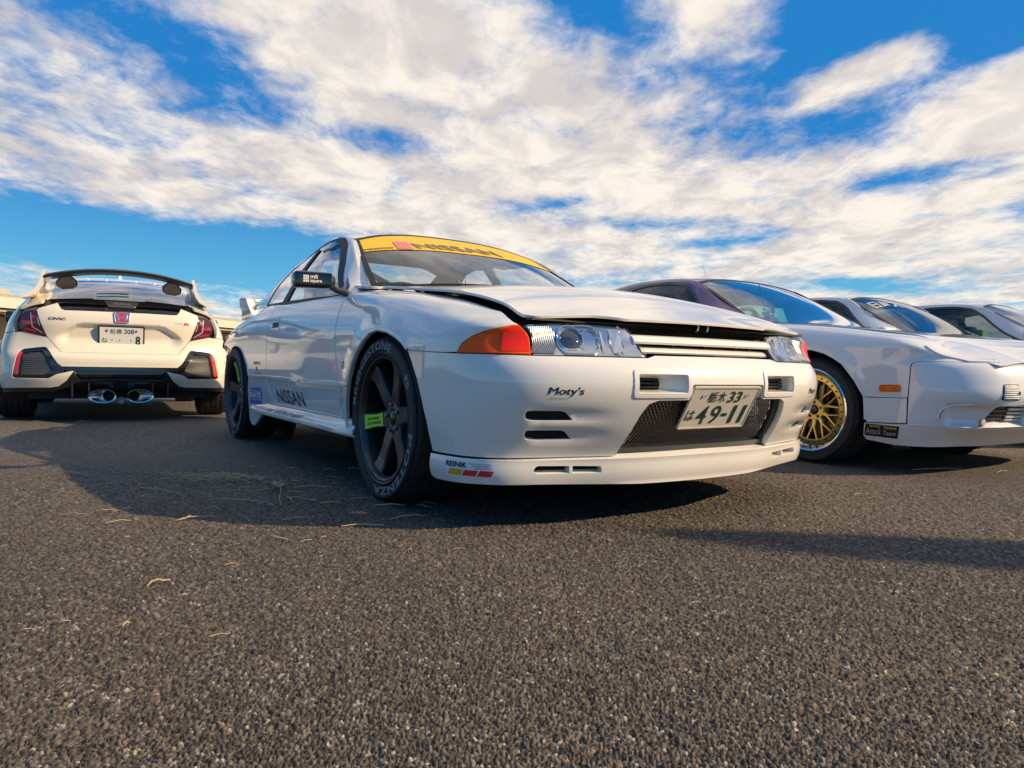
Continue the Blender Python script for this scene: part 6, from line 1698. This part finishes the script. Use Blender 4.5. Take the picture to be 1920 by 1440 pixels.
# ---------------------------------------------------------------- dry grass on the asphalt
def build_litter():
    straw = mat('dry_straw', (.46, .35, .20), .75, fn=_grime(40, .7, (.22, .18, .10)))
    random.seed(12)
    def blade(b, p, q, w=.0022, bow=.02, lift=.006):
        p, q = Vector((*p, 0)), Vector((*q, 0)); d = q - p; n = Vector((-d.y, d.x, 0)).normalized()
        L = d.length; k = random.uniform(-bow, bow) * L * .9; pts = []; rs = []
        for i in range(7):
            t = i / 6
            pts.append(p + d * t + n * (k * math.sin(math.pi * t) + random.uniform(-.0012, .0012)) + Vector((0, 0, .003 + lift * math.sin(math.pi * t) * random.uniform(.4, 1.4))))
            rs.append(w * (.45 + .55 * math.sin(math.pi * (.15 + .75 * t))))
        b.tube(pts, rs, 4)
    b = MB()
    for p, q in [((-2.059, 3.247), (-1.879, 3.14)), ((-1.512, 2.884), (-1.264, 2.727)), ((-1.142, 2.661), (-.896, 2.621)), ((-.908, 2.947), (-.777, 2.974)), ((-1.418, 2.41), (-1.35, 2.425)), ((-1.08, 2.294), (-1.038, 2.364)), ((-1.09, 2.29), (-.99, 2.36)),
                 ((-.722, 2.089), (-.649, 2.062)), ((-.83, 1.609), (-.821, 1.658)), ((-.835, 1.62), (-.80, 1.66)), ((-.75, 1.363), (-.745, 1.381)), ((-.539, 2.252), (-.407, 2.277)), ((-.405, 2.366), (-.287, 2.435)), ((-.707, 2.617), (-.631, 2.635)), ((-.502, 2.585), (-.387, 2.606)),
                 ((-1.889, 3.882), (-1.743, 3.951)), ((-1.056, 2.806), (-.975, 2.914)), ((-1.352, 3.232), (-1.288, 3.288)), ((2.184, 3.83), (2.511, 3.911)), ((2.61, 3.784), (2.724, 3.856)), ((1.46, 2.992), (1.502, 3.009)), ((.733, 1.029), (.757, 1.041)),
                 ((-.872, 2.743), (-.816, 2.639)), ((-.860, 2.70), (-.80, 2.72))]:
        blade(b, p, q, random.uniform(.0016, .0028))
    for k in range(46):      # the tangle in the middle and a loose scatter round it
        c = (-1.29 + random.gauss(0, .10), 3.13 + random.gauss(0, .05)); a = random.gauss(0, .5); L = random.uniform(.05, .22)
        blade(b, (c[0] - math.cos(a) * L / 2, c[1] - math.sin(a) * L / 2), (c[0] + math.cos(a) * L / 2, c[1] + math.sin(a) * L / 2), random.uniform(.0012, .0024), .03, .014)
    for k in range(44):
        c = (-.95 + random.gauss(0, .42), 2.95 + random.gauss(0, .38)); a = random.uniform(-.9, .9); L = random.uniform(.02, .10)
        blade(b, (c[0] - math.cos(a) * L / 2, c[1] - math.sin(a) * L / 2), (c[0] + math.cos(a) * L / 2, c[1] + math.sin(a) * L / 2), random.uniform(.0009, .0017), .03, .004)
    for k in range(16):
        c = (random.uniform(-1.2, 1.4), random.uniform(1.2, 2.4)); a = random.uniform(-1, 1); L = random.uniform(.01, .035)
        blade(b, c, (c[0] + math.cos(a) * L, c[1] + math.sin(a) * L), random.uniform(.0008, .0013), .03, .003)
    o = b.build('dry_grass', straw, smooth=60)
    tag(o, 'scattered straw and dry grass clippings lying on the asphalt', 'dry grass', kind='stuff')
    # one seed head with its stalk
    root = empty('seed_head', (-.977, 2.966, 0)); tag(root, 'single dry grass stalk with feathery seed head in the shade beside the front wheel', 'grass stalk')
    b = MB(); p, q = Vector((0, 0, .012)), Vector((.152, -.429, .006)); b.tube([p, p.lerp(q, .4) + Vector((.008, 0, .012)), p.lerp(q, .75) + Vector((-.004, 0, .006)), q], [.0016, .0018, .0016, .001], 5); b.build('stalk', straw, root)
    b = MB()
    for k in range(26):
        t = .02 + .016 * k * .62; c = p.lerp(q, t) + Vector((0, 0, .010)); a = random.choice((-1, 1)) * random.uniform(.5, 1.1)
        d = Vector((.33, -.94, 0)); d = Matrix.Rotation(a + math.pi, 3, 'Z') @ d
        b.tube([c, c + d * .022 + Vector((0, 0, .006)), c + d * .036], [.0012, .0022, .0004], 4)
    b.build('seeds', straw, root)
build_litter()

# chalky scratch on the asphalt
def build_scratch():
    random.seed(4); b = MB(); p, q = Vector((.176, 2.331, 0)), Vector((.328, 2.106, 0))
    for k in range(60):
        c = p.lerp(q, random.random()) + Vector((random.gauss(0, .003), random.gauss(0, .003), .0008))
        r = random.uniform(.001, .0032); b.add([c + Vector((r * math.cos(a) * random.uniform(.6, 1.3), r * math.sin(a) * random.uniform(.6, 1.3), random.uniform(0, .0008))) for a in np.linspace(0, 6.28, 6)[:-1]], [(0, 1, 2, 3, 4)])
    o = b.build('chalk_scratch', mat('chalk', (.5, .47, .42), .9)); tag(o, 'thin pale scratch of chalky dust on the asphalt ahead of the white coupe', 'scratch', kind='stuff')
build_scratch()

# made-up banner right of the view, added to cast a shadow band on asphalt
def build_invented_banner():
    root = empty('invented_banner', (8.67, .60, 0)); root.scale = (1, .92, 1.27); tag(root, 'invented feather banner on a pole, added unseen beyond the right edge to cast a shadow band', 'banner')
    b = MB(); pts = [(0, 0, .1), (0, 0, 2.4), (0, .02, 3.1), (0, .10, 3.5), (0, .26, 3.66), (0, .38, 3.6)]
    b.tube(pts, [.02, .018, .014, .011, .008, .006], 8); b.build('pole', STEEL, root, smooth=50)
    b = MB(); b.box((0, 0, .05), (.5, .5, .08), bev=.02); b.tube([(0, 0, .08), (0, 0, .4)], .03, 10); b.build('foot', SATIN, root, smooth=40)
    edge = [(0, .012, .7), (0, .012, 2.4), (0, .03, 3.1), (0, .11, 3.48), (0, .26, 3.64), (0, .37, 3.58), (0, .44, 3.3), (0, .47, 2.8), (0, .45, 1.8), (0, .40, .9)]
    V = [(.02 * math.sin(z * 2.2 + y * 6) - .004, y, z) for _, y, z in edge]; n = len(V)
    b = MB(); b.add(V + [(x + .004, y, z) for x, y, z in V], [tuple(range(n)), tuple(range(n, 2 * n))[::-1]] + [(i, (i + 1) % n, n + (i + 1) % n, n + i) for i in range(n)]); b.build('cloth', mat('invented_banner_cloth', (.30, .32, .40), .8), root)
build_invented_banner()
